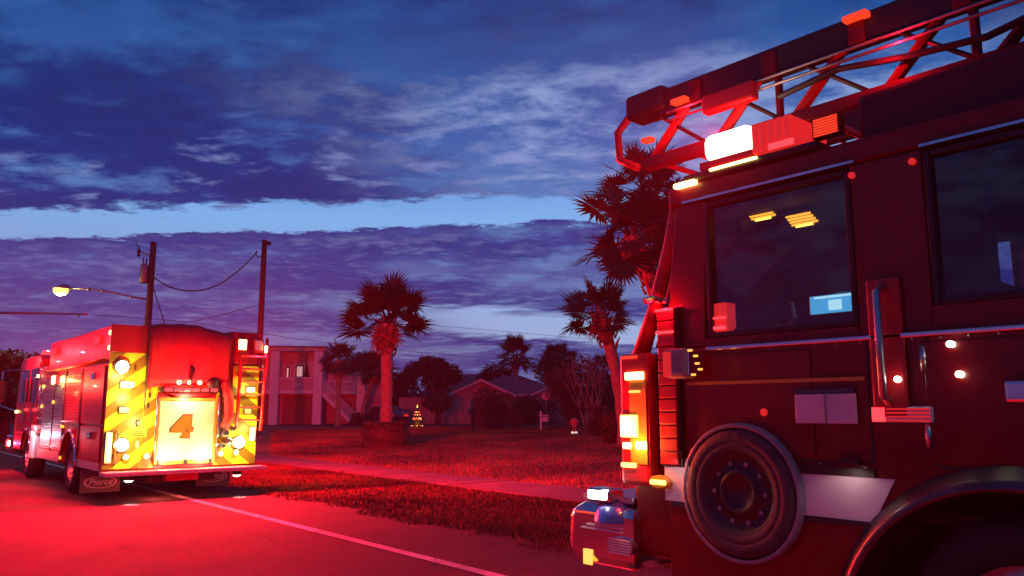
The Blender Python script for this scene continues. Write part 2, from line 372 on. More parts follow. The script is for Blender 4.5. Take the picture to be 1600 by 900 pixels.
# ------------------------------------------------------------------ the fire engine ahead
def fire_engine():
    T = thing('fire_engine', 'red fire engine seen from behind with yellow chevrons and a large number 4', 'fire engine', (3.52, 14.84, 0))
    Wd = 2.66
    body = O('body', MB().prism(arch_poly(.02, 5.3, .52, 2.4, [(2.4, .5, .64)]), 0, Wd), 'red_paint', T, bevel=.02)
    for s, x0, x1 in ((0, .05, .60), (1, 2.06, 2.61)):
        O('hose_bed_side', MB().box(x0, x1, .015, 5.25, 2.4, 3.0), 'red_paint', T, bevel=.025)
    O('hose_bed_floor', MB().box(.6, 2.06, .06, 5.2, 2.4, 2.75), 'deep_red_paint', T)
    # vinyl cover over the hose bed, hanging down the back
    prof = [(5.1, 2.98), (3.5, 3.04), (1.8, 3.05), (.5, 3.05), (.03, 3.03), (-.04, 2.96), (-.05, 2.6), (-.045, 2.3), (-.055, 2.1), (-.05, 1.93)]
    mb = MB(); nx = 22; vs = []
    for j, (y, z) in enumerate(prof):
        for i in range(nx+1):
            u = i/nx; x = .60 + 1.47*u
            hang = j >= 6
            bul = (.05*math.sin(math.pi*min(1, u*1.15)) - .16*max(0, u-.55)) if not hang else 0
            sag = (.10*math.sin(math.pi*u*1.0)*(1 if j == len(prof)-1 else 0))
            wr = .014*math.sin(9*u*math.pi + j*.9) + .012*mnoise.noise((u*6, j*.7, 2.0))
            vs.append((x, y - (abs(wr) if hang else 0), z + (bul + wr*.5 if not hang else .05*sag + (.16*u if j == len(prof)-1 else 0))))
    mb.add(vs, [(j*(nx+1)+i, j*(nx+1)+i+1, (j+1)*(nx+1)+i+1, (j+1)*(nx+1)+i) for j in range(len(prof)-1) for i in range(nx)])
    cov = O('hose_bed_cover', mb, 'red_vinyl', T, smooth=True)
    so = cov.modifiers.new('Solidify', 'SOLIDIFY'); so.thickness = .008
    O('strap', MB().tube([(.61, -.075, 2.95), (.60, -.09, 2.4), (.60, -.085, 1.85), (.60, -.08, 1.55)], .012, 6), 'black_trim', cov)
    # rear panels with chevrons (each stripe a piece of its own)
    panels = [(.0, .60, .56, 2.52), (.60, .82, .56, 1.98), (.82, 1.86, 1.86, 1.98), (1.86, 2.14, .56, 2.0), (2.14, 2.64, .56, 2.36)]
    O('rear_column', MB().box(.0, .60, -.012, .02, 2.524, 3.0), 'red_paint', T, bevel=.006)
    for k, (x0, x1, z0, z1) in enumerate(panels):
        P = O('chevron_panel', MB().box(x0+.003, x1-.003, -.014, .018, z0, z1), 'chevron_yellow', T)
        for i in range(-14, 15):
            poly = [(x0+.006, z0+.004), (x1-.006, z0+.004), (x1-.006, z1-.004), (x0+.006, z1-.004)]
            s = 1 if (x0+x1)/2 < 1.34 else -1
            c0 = i*.46 + .12; sw = .215
            # stripes climb towards the centre line
            poly = clip(poly, -.78*s, 1, c0 - (.78*1.33*s)); 
            if len(poly) >= 3: poly = clip(poly, .78*s, -1, -(c0+sw) + .78*1.33*s)
            if len(poly) >= 3: O('chevron_stripe', MB().prism(poly, -.0175, -.0135, 'y'), 'chevron_amber', P)
    # the number door
    D = O('rear_door', MB().box(.86, 1.82, -.045, -.012, .66, 1.70), 'cream_panel', T, bevel=.008)
    fr = MB()
    for a in ((.82, .86, .60, 1.76), (1.82, 1.86, .60, 1.76)): fr.box(a[0], a[1], -.075, -.01, a[2], a[3])
    fr.box(.861, 1.819, -.074, -.01, .60, .655); fr.box(.861, 1.819, -.074, -.01, 1.705, 1.76)
    O('door_frame', fr, 'gold', D, bevel=.006)
    Z = lambda u, v: (1.10+(u-405)/3.103/85, 1.42-(v-508)/3.103/85)
    four = [(457,508),(499,508),(497,562),(506,562),(504,584),(492,585),(491,597),(493,612),(448,610),(449,597),(456,596),(456,587),(404,585),(405,567)]
    cx, cz = 1.335, 1.21; grow = lambda p, k: (cx+(p[0]-cx)*k, cz+(p[1]-cz)*k)
    pts = [Z(*p) for p in four]; mx = sum(p[0] for p in pts)/len(pts); mz = sum(p[1] for p in pts)/len(pts)
    pts = [(p[0]-mx+1.31, p[1]-mz+1.19) for p in pts]
    cx, cz = 1.31, 1.19
    O('number_outline', MB().prism([grow(p, 1.10) for p in pts], -.0475, -.0445, 'y'), 'black_trim', D)
    num = O('number', MB().prism(pts, -.051, -.0470, 'y'), 'chevron_amber', D, label='number 4 in amber with a dark outline')
    O('number_counter', MB().prism([Z(*p) for p in ()] or [(1.325, 1.16), (1.355, 1.16), (1.355, 1.215)], -.0535, -.0505, 'y'), 'black_trim', D)
    for x in (.90, 1.34, 1.78): O('latch', MB().box(x-.025, x+.025, -.10, -.075, .605, .68), 'black_trim', D, bevel=.005)
    for x in (.80, 1.88): O('hand_rail', MB().tube([(x, -.02, 1.80), (x, -.10, 1.77), (x, -.10, .72), (x, -.02, .69)], .016, 8), 'chrome', T, smooth=True)
    # light bar and small lamps over the door
    lb = O('warning_bar', MB().box(.86, 1.86, -.14, -.02, 1.855, 1.945), 'black_trim', T, bevel=.015)
    for k in range(6): O('lamp_lens', MB().box(.90+k*.16, 1.02+k*.16, -.155, -.135, 1.872, 1.928), 'lamp_red', lb, bevel=.008)
    O('hood', MB().prism([(.95, 1.84), (1.15, 1.76), (1.55, 1.76), (1.75, 1.84)], -.10, -.02, 'y'), 'red_paint', T, bevel=.01)
    for x in (1.16, 1.34, 1.52):
        b = O('marker_lamp', MB().disc((x, 0, 2.03), 'y', .045, -.06, .0, 14), 'chrome', T); O('lens', MB().disc((x, 0, 2.03), 'y', .036, -.075, -.058, 12), 'lamp_hot', b)
    O('camera_arm', MB().tube([(1.36, -.02, 2.32), (1.37, -.16, 2.28), (1.35, -.18, 2.12), (1.34, -.14, 1.96)], [.02, .03, .026, .018], 8), 'black_trim', T, smooth=True)
    O('siren_speaker', MB().lathe([(0, -.16), (.10, -.16), (.09, -.10), (.05, -.04), (.05, .0)], (1.72, 0, 2.03), 'y', 18), 'black_trim', T, smooth=True)
    # big round lamps
    def round_lamp(x, z, r, m, name='round_lamp'):
        b = O(name, MB().lathe([(r*1.25, 0), (r*1.25, -.05), (r*1.05, -.075), (r*1.0, -.05)], (x, -.01, z), 'y', 20), 'chrome', T, smooth=True)
        O('lens', MB().lathe([(0, -.085), (r*.6, -.08), (r, -.055)], (x, -.01, z), 'y', 18), m, b, smooth=True)
    round_lamp(.20, 2.27, .105, 'lamp_white'); round_lamp(.28, .96, .105, 'lamp_white'); round_lamp(2.30, .95, .105, 'lamp_white')
    round_lamp(.36, .755, .05, 'lamp_yellow'); round_lamp(.69, .76, .05, 'lamp_yellow'); round_lamp(1.97, .76, .05, 'lamp_yellow'); round_lamp(2.25, .77, .05, 'lamp_yellow')
    def block_lamp(x, z, w_, h, m):
        b = O('block_lamp', MB().box(x-w_/2-.02, x+w_/2+.02, -.05, -.01, z-h/2-.02, z+h/2+.02), 'chrome', T, bevel=.015)
        O('lens', MB().box(x-w_/2, x+w_/2, -.07, -.045, z-h/2, z+h/2), m, b, bevel=.02)
    block_lamp(.30, 1.97, .20, .11, 'lamp_yellow'); block_lamp(.28, 1.54, .15, .09, 'cream_panel')
    block_lamp(.08, .92, .09, .50, 'lamp_yellow'); block_lamp(2.55, 1.10, .09, .24, 'lamp_hot'); block_lamp(2.48, 1.92, .15, .10, 'lamp_yellow'); block_lamp(2.44, 1.52, .13, .09, 'cream_panel')
    O('hand_rail', MB().tube([(.20, -.02, 1.18), (.20, -.09, 1.15), (.20, -.09, .66), (.20, -.02, .63)], .014, 8), 'chrome', T, smooth=True)
    for x, z in ((.60+.09, 1.80), (.67, 1.62), (.42, 2.27)): O('latch', MB().box(x-.014, x+.014, -.04, -.01, z-.045, z+.045), 'black_trim', T, bevel=.006)
    kp = O('socket_cover', MB().box(.49, .56, -.05, -.01, 1.26, 1.38), 'black_trim', T, bevel=.01); O('lens', MB().disc((.525, 0, 1.32), 'y', .02, -.06, -.048, 10), 'lamp_red', kp)
    pl = O('placard', MB().box(.40, .68, -.024, -.010, 1.08, 1.22), 'gold', T, bevel=.004)
    for k in range(3): O('placard_line', MB().box(.43+.01*k, .65-.02*k, -.028, -.0235, 1.105+.036*k, 1.118+.036*k), 'black_trim', pl)
    O('plate', MB().box(.51, .57, -.024, -.010, .90, 1.02), 'grey_panel', T)
    # pipes, valves and a hanging hose right of the door
    O('suction_hose', MB().tube([(1.98, -.05, 2.05), (2.04, -.14, 1.75), (2.05, -.15, 1.40), (1.98, -.12, 1.22)], .085, 12), 'hose_red', T, smooth=True)
    O('hose', MB().tube([(1.93, -.05, 1.95), (1.90, -.09, 1.6), (1.93, -.1, 1.3), (1.90, -.06, 1.05)], .03, 8), 'black_trim', T, smooth=True)
    for x, z, r in ((2.02, 1.13, .075), (2.10, .98, .06), (1.98, .90, .055), (2.16, 1.20, .05)):
        b = O('valve', MB().lathe([(0, -.16), (r*.6, -.16), (r*.6, -.10), (r, -.10), (r, -.04), (r*.7, -.01)], (x, 0, z), 'y', 14), 'steel', T)
        O('valve_cap', MB().disc((x, 0, z), 'y', r*.55, -.19, -.158, 10), 'black_trim', b)
    # ladder on the right with two work lamps over it
    lad = O('ladder', MB().tube([(2.20, -.16, 1.20), (2.24, -.12, 2.62)], .034, 8).tube([(2.66, -.16, 1.16), (2.73, -.12, 2.90)], .034, 8), 'red_paint', T, smooth=True)
    for k in range(6):
        z = 1.36+k*.235; O('rung', MB().tube([(2.22, -.15, z), (2.69, -.15, z)], .018, 8), 'hose_red', lad)
    for x in (2.26, 2.58):
        b = O('work_lamp', MB().box(x-.10, x+.10, -.10, .06, 2.62, 2.88), 'red_paint', T, bevel=.02)
        O('lens', MB().box(x-.075, x+.075, -.115, -.095, 2.66, 2.85), 'white_paint' if x > 2.4 else 'lamp_hot', b, bevel=.01)
    O('side_marker', MB().box(2.68, 2.73, -.16, -.12, 2.62, 2.75), 'lamp_hot', T, bevel=.01)
    # tailboard, under-lamps, mud flaps
    O('tailboard', MB().box(-.02, 2.74, -.34, .015, .455, .525), 'tread_plate', T, bevel=.012)
    O('sub_frame', MB().box(.75, 1.9, .0, 5.2, .30, .50), 'black_trim', T); O('tow_hitch', MB().box(1.0, 1.55, -.20, .05, .33, .45), 'red_paint', T, bevel=.02)
    for x in (.40, 2.24):
        b = O('ground_lamp', MB().lathe([(.02, .45), (.07, .44), (.085, .40), (.08, .375)], (x, -.18, 0), 'z', 16), 'black_trim', T)
        O('lens', MB().lathe([(0, .34), (.05, .35), (.08, .378)], (x, -.18, 0), 'z', 16), 'lamp_white', b, smooth=True)
    for x in (-.06, 1.95):
        fl = O('mud_flap', MB().box(x, x+.66, 1.10, 1.12, .09, .50), 'flap_rubber', T, bevel=.006)
        ring = MB(); n = 32; vv = []
        for k in range(n):
            a = 2*math.pi*k/n
            for sc in (1.0, .90): vv.append((x+.33+.27*sc*math.cos(a), 1.096, .27+.105*sc*math.sin(a)))
        ring.add(vv, [(2*k, 2*k+1, (2*k+3) % (2*n), (2*k+2) % (2*n)) for k in range(n)]); O('logo_oval', ring, 'white_paint', fl)
        me = text_mesh('Pierce', .155, .002, .3); t = O('logo_text', me, 'white_paint', fl)
        t.rotation_euler = (math.pi/2, 0, 0); t.location = (x+.33, 1.094, .272)
    # left side: doors, shutters, rails, wheel rings, pump panel
    O('rub_rail', MB().tube([(-.03, .12, 2.40), (-.03, 5.2, 2.36)], .03, 8), 'gold', T, smooth=True)
    def shutter(y0, y1, z0, z1, m='steel'):
        b = O('roller_shutter', MB().box(-.012, .02, y0, y1, z0, z1), 'black_trim', T)
        n = int((z1-z0)/.055); mb = MB()
        for k in range(n): mb.box(-.024, -.010, y0+.03, y1-.03, z0+k*.055+.004, z0+k*.055+.05)
        O('shutter_slats', mb, m, b, bevel=.004)
        O('shutter_bar', MB().tube([(-.05, y0+.1, z0+.05), (-.05, y1-.1, z0+.05)], .012, 6), 'chrome', b)
    shutter(3.15, 4.05, .75, 2.25); shutter(4.12, 5.2, .75, 2.25); shutter(1.75, 3.1, 1.28, 2.25, 'red_paint')
    for y0, y1, z0, z1 in ((.12, 1.65, 1.30, 2.30), (.12, 1.62, .58, 1.26)):
        d = O('locker_door', MB().box(-.022, .01, y0, y1, z0, z1), 'red_paint', T, bevel=.012)
        O('handle', MB().box(-.045, -.02, (y0+y1)/2-.12, (y0+y1)/2+.12, z1-.22, z1-.10), 'chrome', d, bevel=.01)
    for z in (2.60, 2.86): O('marker_lamp', MB().disc((.03, .10, z), 'x', .04, -.03, .03, 12), 'lamp_hot', T)
    tube_ring = [(-.03, 2.4+.66*math.cos(a), .5+.66*math.sin(a)) for a in [math.pi*k/16 for k in range(17)]]
    O('wheel_ring', MB().tube(tube_ring, .03, 6), 'chrome', T, smooth=True)
    pp = O('pump_panel', MB().box(.02, Wd-.02, 5.32, 5.95, .62, 2.5), 'grey_panel', T, bevel=.015)
    for k in range(9):
        y, z = 5.42+.2*(k % 3), 1.45+.26*(k//3)
        O('gauge', MB().disc((0, y, z), 'x', .075, -.02, .03, 14), 'chrome', pp)
    for k in range(3): O('discharge', MB().lathe([(0, -.16), (.07, -.16), (.07, -.08), (.10, -.08), (.10, .02)], (0.02, 5.42+.2*k, 1.05), 'x', 12), 'steel', pp)
    sp = O('step_panel', MB().box(-.10, .02, 5.36, 5.86, .50, 1.22), 'white_paint', T, bevel=.02)
    O('flank_lamp', MB().disc((-.10, 5.40, 1.03), 'x', .06, -.05, .0, 14), 'lamp_blue_white', sp)
    for y in (3.0, 5.6): O('side_lamp', MB().disc((-.03, y, .62), 'x', .03, -.02, .01, 10), 'lamp_amber', T)
    lamp_b = O('scene_lamp', MB().box(-.10, .0, 3.72, 3.98, 2.05, 2.25), 'chrome', T, bevel=.02); O('lens', MB().box(-.12, -.095, 3.74, 3.96, 2.07, 2.23), 'lamp_hot', lamp_b)
    O('hand_rail', MB().tube([(-.02, 5.3, 2.5), (-.10, 5.3, 2.45), (-.10, 5.3, 1.4), (-.02, 5.3, 1.35)], .018, 8), 'chrome', T, smooth=True)
    for y, z, m in ((4.08, 2.12, 'lamp_yellow'), (4.08, 1.7, 'lamp_amber'), (5.25, 1.62, 'lamp_amber'), (5.25, 2.05, 'lamp_yellow'), (5.97, 1.55, 'lamp_red'), (5.97, 2.3, 'lamp_hot'), (7.05, 1.55, 'lamp_red'), (6.3, 1.05, 'lamp_amber'), (3.08, 1.22, 'lamp_amber'), (8.4, 1.5, 'lamp_hot')):
        O('clearance_lamp', MB().disc((-.02, y, z), 'x', .035, -.03, .02, 10), m, T)
    for y in (1.68, 3.08, 4.085): O('shutter_post', MB().box(-.03, .0, y-.02, y+.02, .72, 2.30), 'black_trim', T)
    O('kick_plate', MB().box(-.028, .0, .1, 1.70, .53, .66), 'tread_plate', T); O('kick_plate', MB().box(-.028, .0, 3.1, 5.28, .53, .72), 'tread_plate', T)
    # cab
    cp = arch_poly(5.98, 8.80, .58, 1.55, [(6.85, .5, .60)]); cp = cp[:-1] + [(8.84, 1.5), (8.62, 2.72), (8.4, 2.80), (6.2, 2.80), (5.98, 2.7)]
    cab = O('cab', MB().prism(cp, .02, Wd-.02), 'red_paint', T, bevel=.04)
    for y0, y1 in ((6.12, 6.95), (7.15, 8.30)):
        wd = O('cab_door', MB().box(-.0, .03, y0-.06, y1+.08, 1.0, 2.62), 'red_paint', cab, bevel=.02)
        O('window', MB().box(-.010, .012, y0, y1, 1.72, 2.50), 'window_dark', wd, bevel=.004); O('handle', MB().box(-.05, -.005, y0+.05, y0+.25, 1.42, 1.50), 'chrome', wd, bevel=.01)
        O('grab_rail', MB().tube([(-.01, y0-.1, 2.3), (-.08, y0-.1, 2.27), (-.08, y0-.1, 1.25), (-.01, y0-.1, 1.22)], .016, 6), 'chrome', wd)
    O('windscreen', MB().box(.2, Wd-.2, 8.66, 8.80, 1.65, 2.55), 'window_dark', cab)
    O('wheel_ring', MB().tube([(-.01, 6.85+.62*math.cos(a), .5+.62*math.sin(a)) for a in [math.pi*k/16 for k in range(17)]], .03, 6), 'chrome', T, smooth=True)
    lbar = O('light_bar', MB().box(.35, 2.3, 7.9, 8.2, 2.80, 2.88), 'black_trim', T)
    for k in range(5): O('dome', MB().box(.37+k*.39, .72+k*.39, 7.93, 8.17, 2.88, 3.0), 'lamp_red' if k in (0, 4) else 'lamp_red_dim', lbar, bevel=.03)
    O('deck_lamp', MB().disc((.35, 5.6, 2.72), 'z', .07, -.1, .1, 12), 'lamp_red', T)
    bp = O('front_bumper', MB().box(-.02, Wd+.02, 8.84, 9.55, .48, .92), 'chrome', T, bevel=.05)
    O('corner_lamp', MB().box(-.04, .0, 9.15, 9.42, .62, .80), 'lamp_red', bp, bevel=.02); O('corner_lamp', MB().box(-.045, .0, 9.0, 9.12, .64, .78), 'lamp_hot', bp, bevel=.02)
    mr = O('side_mirror', MB().box(-.42, -.20, 9.0, 9.10, 1.75, 2.30), 'black_trim', T, bevel=.04); O('mirror_arm', MB().tube([(.05, 8.6, 2.55), (-.3, 9.05, 2.5), (-.3, 9.05, 1.65), (.05, 8.75, 1.5)], .02, 6), 'chrome', mr)
    # wheels
    wheel(T, .02, 2.4, .52, .28, -1); wheel(T, .33, 2.4, .52, .28, -1); wheel(T, Wd-.02, 2.4, .52, .28, 1); wheel(T, Wd-.33, 2.4, .52, .28, 1)
    wheel(T, .02, 6.85, .52, .34, -1); wheel(T, Wd-.02, 6.85, .52, .34, 1)
    # the light it throws
    BK = (0, -1, -.12)
    lamp('red_beam', T, (1.36, -.20, 1.90), 1653, RED, .02, 172, BK, .15); lamp('red_beam', T, (.20, -.14, 2.27), 3543, RED, .02, 172, BK, .15)
    lamp('red_beam', T, (.28, -.14, .96), 120, RED, .02, 172, BK, .15); lamp('red_beam', T, (2.30, -.14, .95), 260, RED, .02, 172, BK, .15); lamp('red_beam', T, (2.58, -.16, 2.76), 4016, RED, .02, 172, BK, .15)
    lamp('under_fill', T, (1.0, .25, .28), 30, (1, .10, .08), .012); lamp('cover_fill', T, (1.36, -.55, 2.02), 85, RED, .012)  # points added without fittings, to brighten the flaps and the cover
    for y in (1.0, 4.6):
        sl = O('side_warning_lamp', MB().box(2.61, 2.66, y-.25, y+.25, 2.70, 2.88), 'lamp_red', T, bevel=.01); lamp('red_beam', T, (2.72, y, 2.79), 7500 if y > 3 else 4200, RED, .02, 165, (1, .35, -.08), .3)
        sl = O('side_warning_lamp', MB().box(.0, .05, y-.2, y+.2, 2.72, 2.86), 'lamp_red_dim', T, bevel=.01); lamp('red_beam', T, (-.45, y, 2.79), 110, (1, .02, .03), .012)  # left lamp and its offset point added to redden the flank
    for y in (1.0, 4.6): lamp('red_beam', T, (-.06, y, 2.79), 2600, RED, .02, 140, (-1, -.2, -.40), .3)  # spots added to redden the road left of the engine
    lamp('red_beam', T, (-.40, 5.62, .80), 50, (1, .03, .03), .012); lamp('red_beam', T, (-.40, 2.4, 2.0), 70, (1, .03, .02), .012); lamp('red_beam', T, (-.45, 7.05, 2.7), 90, (1, .03, .03), .012)  # unseen points off the left side, added for its red glow
    lamp('red_beam', T, (2.25, 8.05, 3.08), 20000, RED, .02, 42, (.62, .80, -.02), .7); lamp('red_beam', T, (.5, 8.05, 3.1), 500, RED, .02); lamp('red_beam', T, (-.10, 9.3, .70), 200, RED, .02)
    for x, z, p in ((.20, 2.12, 16), (.30, .96, 22), (2.28, .95, 20), (.32, 1.75, 18), (.55, 1.32, 18), (2.48, 1.9, 12), (2.5, 1.2, 10)): lamp('panel_fill', T, (x, -.32, z), p*.95, (1, .88, .28), .012, 166, (0, 1, 0), .1)  # unseen spots hung behind the engine, aimed back to brighten the chevrons
    lamp('door_fill', T, (1.34, -.36, 1.74), 20, (1, .85, .45), .012, 166, (0, 1, -.2), .1); lamp('door_fill', T, (1.0, -.36, .66), 22, (1, .90, .55), .012, 166, (0, 1, .1), .1); lamp('door_fill', T, (1.7, -.36, .66), 22, (1, .90, .55), .012, 166, (0, 1, .1), .1)  # unseen spots added to brighten the number door
    for x in (.40, 2.24): lamp('ground_lamp_beam', T, (x, -.18, .33), 75, (1, .78, .75), .02, 38, (0, -.7, -1), .5)
    lamp('scene_beam', T, (-.25, 3.8, 2.15), 14, (1, .6, .15), .012); lamp('flank_beam', T, (-.3, 5.3, 1.0), 10, (.7, .75, 1), .012)
    return T
fire_engine()

# ------------------------------------------------------------------ the ladder truck alongside
def ladder_truck():
    T = thing('ladder_truck', 'dark red ladder truck close by on the right, ladder lying over its cab roof', 'fire truck', (4.1, 0, 0))
    Wd = 2.5; AY, AZ, AR = 1.35, .38, .82
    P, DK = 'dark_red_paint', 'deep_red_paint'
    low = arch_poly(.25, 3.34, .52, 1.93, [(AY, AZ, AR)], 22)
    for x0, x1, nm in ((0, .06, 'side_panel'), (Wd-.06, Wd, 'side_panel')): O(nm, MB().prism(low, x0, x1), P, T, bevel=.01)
    # door seams standing proud: front door, rear door
    for y0, y1 in ((2.32, 3.18), (.62, 1.72)):
        z0 = 1.30
        O('door_panel', MB().box(-.012, .001, y0, y1, z0, 1.88), P, T, bevel=.008)
    # pillars and roof rail (openings left for the windows)
    def side(x0, x1):
        O('pillar', MB().box(x0, x1, 1.66, 2.04, 1.93, 2.86), P, T, bevel=.012)
        O('pillar', MB().box(x0, x1, .25, .55, 1.93, 2.86), P, T, bevel=.012)
        O('pillar', MB().prism([(2.98, 2.86), (3.02, 1.93), (3.34, 1.93), (3.22, 2.86)], x0, x1), P, T, bevel=.012)
        O('roof_rail', MB().box(x0, x1, .25, 3.28, 2.862, 3.0), P, T, bevel=.02)
        for y0, y1, z0, z1 in ((2.04, 2.99, 1.99, 2.84), (.56, 1.65, 2.06, 2.84)):
            g = O('window', MB().box((x0+x1)/2-.004, (x0+x1)/2+.004, y0, y1, z0, z1), 'cab_glass', T)
            fr = MB()
            for a, b, c, d in ((y0-.002, y0+.03, z0, z1), (y1-.03, y1+.002, z0, z1), (y0+.031, y1-.031, z0-.002, z0+.03), (y0+.031, y1-.031, z1-.03, z1+.002)): fr.box(x0-.006, x1+.006, a, b, c, d)
            O('window_frame', fr, 'black_trim', g, bevel=.006)
        O('sill', MB().box(x0, x1, .55, 1.66, 1.932, 2.055), P, T); O('sill', MB().box(x0, x1, 2.04, 3.02, 1.932, 1.985), P, T)
    side(0, .06); side(Wd-.06, Wd)
    # roof, floor, back wall, dash
    O('roof', MB().box(.06, Wd-.06, .25, 3.22, 2.90, 2.99), P, T, bevel=.03)
    O('floor', MB().box(.06, Wd-.06, .30, 3.3, 1.0, 1.06), 'cab_interior', T); O('back_wall', MB().box(.06, Wd-.06, .26, .32, 1.06, 2.9), 'cab_interior', T)
    O('headliner', MB().box(.07, Wd-.07, .33, 3.20, 2.78, 2.895), 'cab_interior', T)
    O('dashboard', MB().prism([(2.75, 1.06), (2.75, 1.90), (2.9, 2.08), (3.32, 2.02), (3.4, 1.06)], .07, Wd-.07), 'cab_interior', T, bevel=.03)
    # nose and windscreen
    O('nose', MB().prism([(3.30, .60), (3.30, 1.95), (3.55, 1.92), (3.66, 1.75), (3.70, 1.1), (3.64, .60)], .05, Wd-.05), P, T, bevel=.05)
    ws = O('windscreen', MB().add([(.10, 3.50, 1.96), (Wd-.10, 3.50, 1.96), (Wd-.14, 3.24, 2.82), (.14, 3.24, 2.82)], [(0, 1, 2, 3)]), 'cab_glass', T)
    for x in (.06, Wd-.06): O('screen_pillar', MB().tube([(x, 3.60, 1.90), (x, 3.46, 2.22), (x, 3.32, 2.62), (x, 3.24, 2.92)], [.06, .05, .045, .045], 10), 'red_paint', ws, smooth=True)
    O('screen_header', MB().box(.06, Wd-.06, 3.18, 3.30, 2.80, 2.96), P, ws, bevel=.02)
    O('visor', MB().box(.2, Wd-.2, 2.86, 3.18, 2.66, 2.76), 'cab_interior', T, bevel=.02)
    # crew seats and an added view blocker
    for sx, sy in ((.28, 2.05), (1.55, 1.95), (.35, .75), (1.5, .75)):
        s = O('seat', MB().box(sx, sx+.55, sy, sy+.55, 1.06, 1.52), 'cab_interior', T, bevel=.06)
        O('backrest', MB().prism([(sy+.08, 1.5), (sy-.10, 2.25), (sy-.08, 2.38), (sy+.02, 2.36), (sy+.18, 1.5)], sx+.03, sx+.52), 'cab_interior', s, bevel=.04)
    O('sky_blocker', MB().prism([(1.5, 1.9), (1.5, 2.75), (2.35, 2.75), (2.60, 2.60), (3.24, 2.15), (3.24, 1.9)], .42, .47), 'cab_interior', T, bevel=.01)  # dark plate added to block the sky behind a slanted edge
    sw = O('steering_wheel', MB().tube([(.62+.22*math.cos(a), 2.66+.10*math.sin(a), 1.98+.18*math.sin(a)) for a in [2*math.pi*k/20 for k in range(21)]], .016, 8), 'black_trim', T, smooth=True); O('column', MB().tube([(.62, 2.66, 1.98), (.62, 2.95, 1.75)], .03, 8), 'black_trim', sw)
    O('radio_handset', MB().tube([(.34, 2.62, 2.20), (.33, 2.60, 2.10), (.34, 2.66, 2.04), (.36, 2.75, 2.06)], .014, 6), 'grey_panel', T)
    sc = O('computer_screen', MB().box(.365, .40, 2.175, 2.525, 2.10, 2.235), 'black_trim', T, bevel=.01)
    O('display', MB().box(.357, .364, 2.19, 2.51, 2.115, 2.222), 'screen', sc); O('display_bar', MB().box(.351, .3565, 2.20, 2.48, 2.205, 2.217), 'screen_bright', sc); O('display_window', MB().box(.351, .3565, 2.31, 2.39, 2.13, 2.19), 'screen_bright', sc)
    # overhead lamps in the cab
    for y, z, n in ((2.78, 2.80, 5), (2.50, 2.71, 4)):
        b = O('map_lamp', MB().box(.31, .34, y-.12, y+.15, z-.06, z+.05), 'black_trim', T)
        for k in range(n): O('amber_bar', MB().box(.298, .309, y-.10+.015*k, y+.07+.012*k, z-.048+.019*k, z-.036+.019*k), 'lamp_amber', b)
        O('white_bar', MB().box(.294, .3055, y-.07, y+.04, z-.062, z-.052), 'lamp_yellow', b)
    # belt moulding, lower white stripe, arch ring
    O('belt_moulding', MB().box(-.03, .0, .3, 3.0, 1.905, 1.932), 'chrome', T, bevel=.008)
    sp = clip([(1.0, .99), (3.36, .99), (3.36, 1.205), (1.0, 1.205)], 1, 0, 1.98)
    O('white_stripe', MB().prism([(2.02, .985), (3.36, .985), (3.36, 1.205), (1.90, 1.205)], -.010, -.002), 'stripe_white', T)
    for z0, z1 in ((1.206, 1.25), (.955, .984)): O('stripe_edge', MB().box(-.016, -.002, 2.0, 3.30, z0, z1), 'black_trim', T)
    for y0, y1, z0, z1 in ((2.012, 3.20, 1.28, 1.93), (.545, 1.69, 1.28, 1.93)):
        sm = MB()
        for a, b, c, d in ((y0-.012, y0, z0, z1), (y1, y1+.012, z0, z1), (y0, y1, z0-.012, z0)): sm.box(-.0035, .001, a, b, c, d)
        O('shut_line', sm, 'black_trim', T)
        for z in (1.42, 1.80): O('hinge', MB().tube([(-.012, y1+.03, z-.06), (-.012, y1+.03, z+.06)], .016, 8), 'steel', T, smooth=True)
    for k in range(22):
        y = .45+k*.132
        if abs(y-2.79) > .42: O('rivet', MB().lathe([(0, -.006), (.007, -.004), (.009, 0)], (0, y, 1.262 if y > 2.2 else 1.90), 'x', 6), 'steel', T)
    O('reflective_stripe', MB().box(-.0145, -.003, 2.02, 3.16, 1.70, 1.72), 'gold', T)
    # flared wheel arch with a bright top edge
    fl = MB(); n = 26; vs = []
    for k in range(n+1):
        a = math.pi*(.02+.96*k/n); c, s = math.cos(a), math.sin(a)
        for r, x in ((AR-.02, .02), (AR-.02, -.11), (AR+.01, -.13), (AR+.05, -.08), (AR+.10, -.012)): vs.append((x, AY+r*c, AZ+r*s))
    fl.add(vs, [(k*5+i, k*5+i+1, (k+1)*5+i+1, (k+1)*5+i) for k in range(n) for i in range(4)])
    O('wheel_arch', fl, mat('arch_metal', (.10, .09, .09), .35, .85, var=.3, vscale=6), T, smooth=True)
    O('arch_liner', MB().lathe([(AR-.015, .05), (AR-.015, .70), (.05, .70)], (0, AY, AZ), 'x', 28), 'black_trim', T)
    wheel(T, -.02, AY, .54, .36, -1, 'steel', 'rubber'); wheel(T, Wd+.02, AY, .54, .36, 1)
    # round wheel hung in the flank ahead of the arch
    O('wheel_well', MB().lathe([(.0, -.020), (.378, -.020)], (0, 2.79, 1.075), 'x', 36), 'black_trim', T, smooth=True)
    O('well_edge', MB().lathe([(.372, -.055), (.384, -.062), (.396, -.055), (.40, -.012)], (0, 2.79, 1.075), 'x', 40), 'grey_panel', T, smooth=True)
    sw_ = O('spare_wheel', MB().lathe([(0, -.036), (.085, -.036), (.10, -.056), (.125, -.056), (.14, -.034), (.20, -.028), (.225, -.052), (.238, -.056)], (0, 2.79, 1.075), 'x', 36), 'black_trim', T, smooth=True)
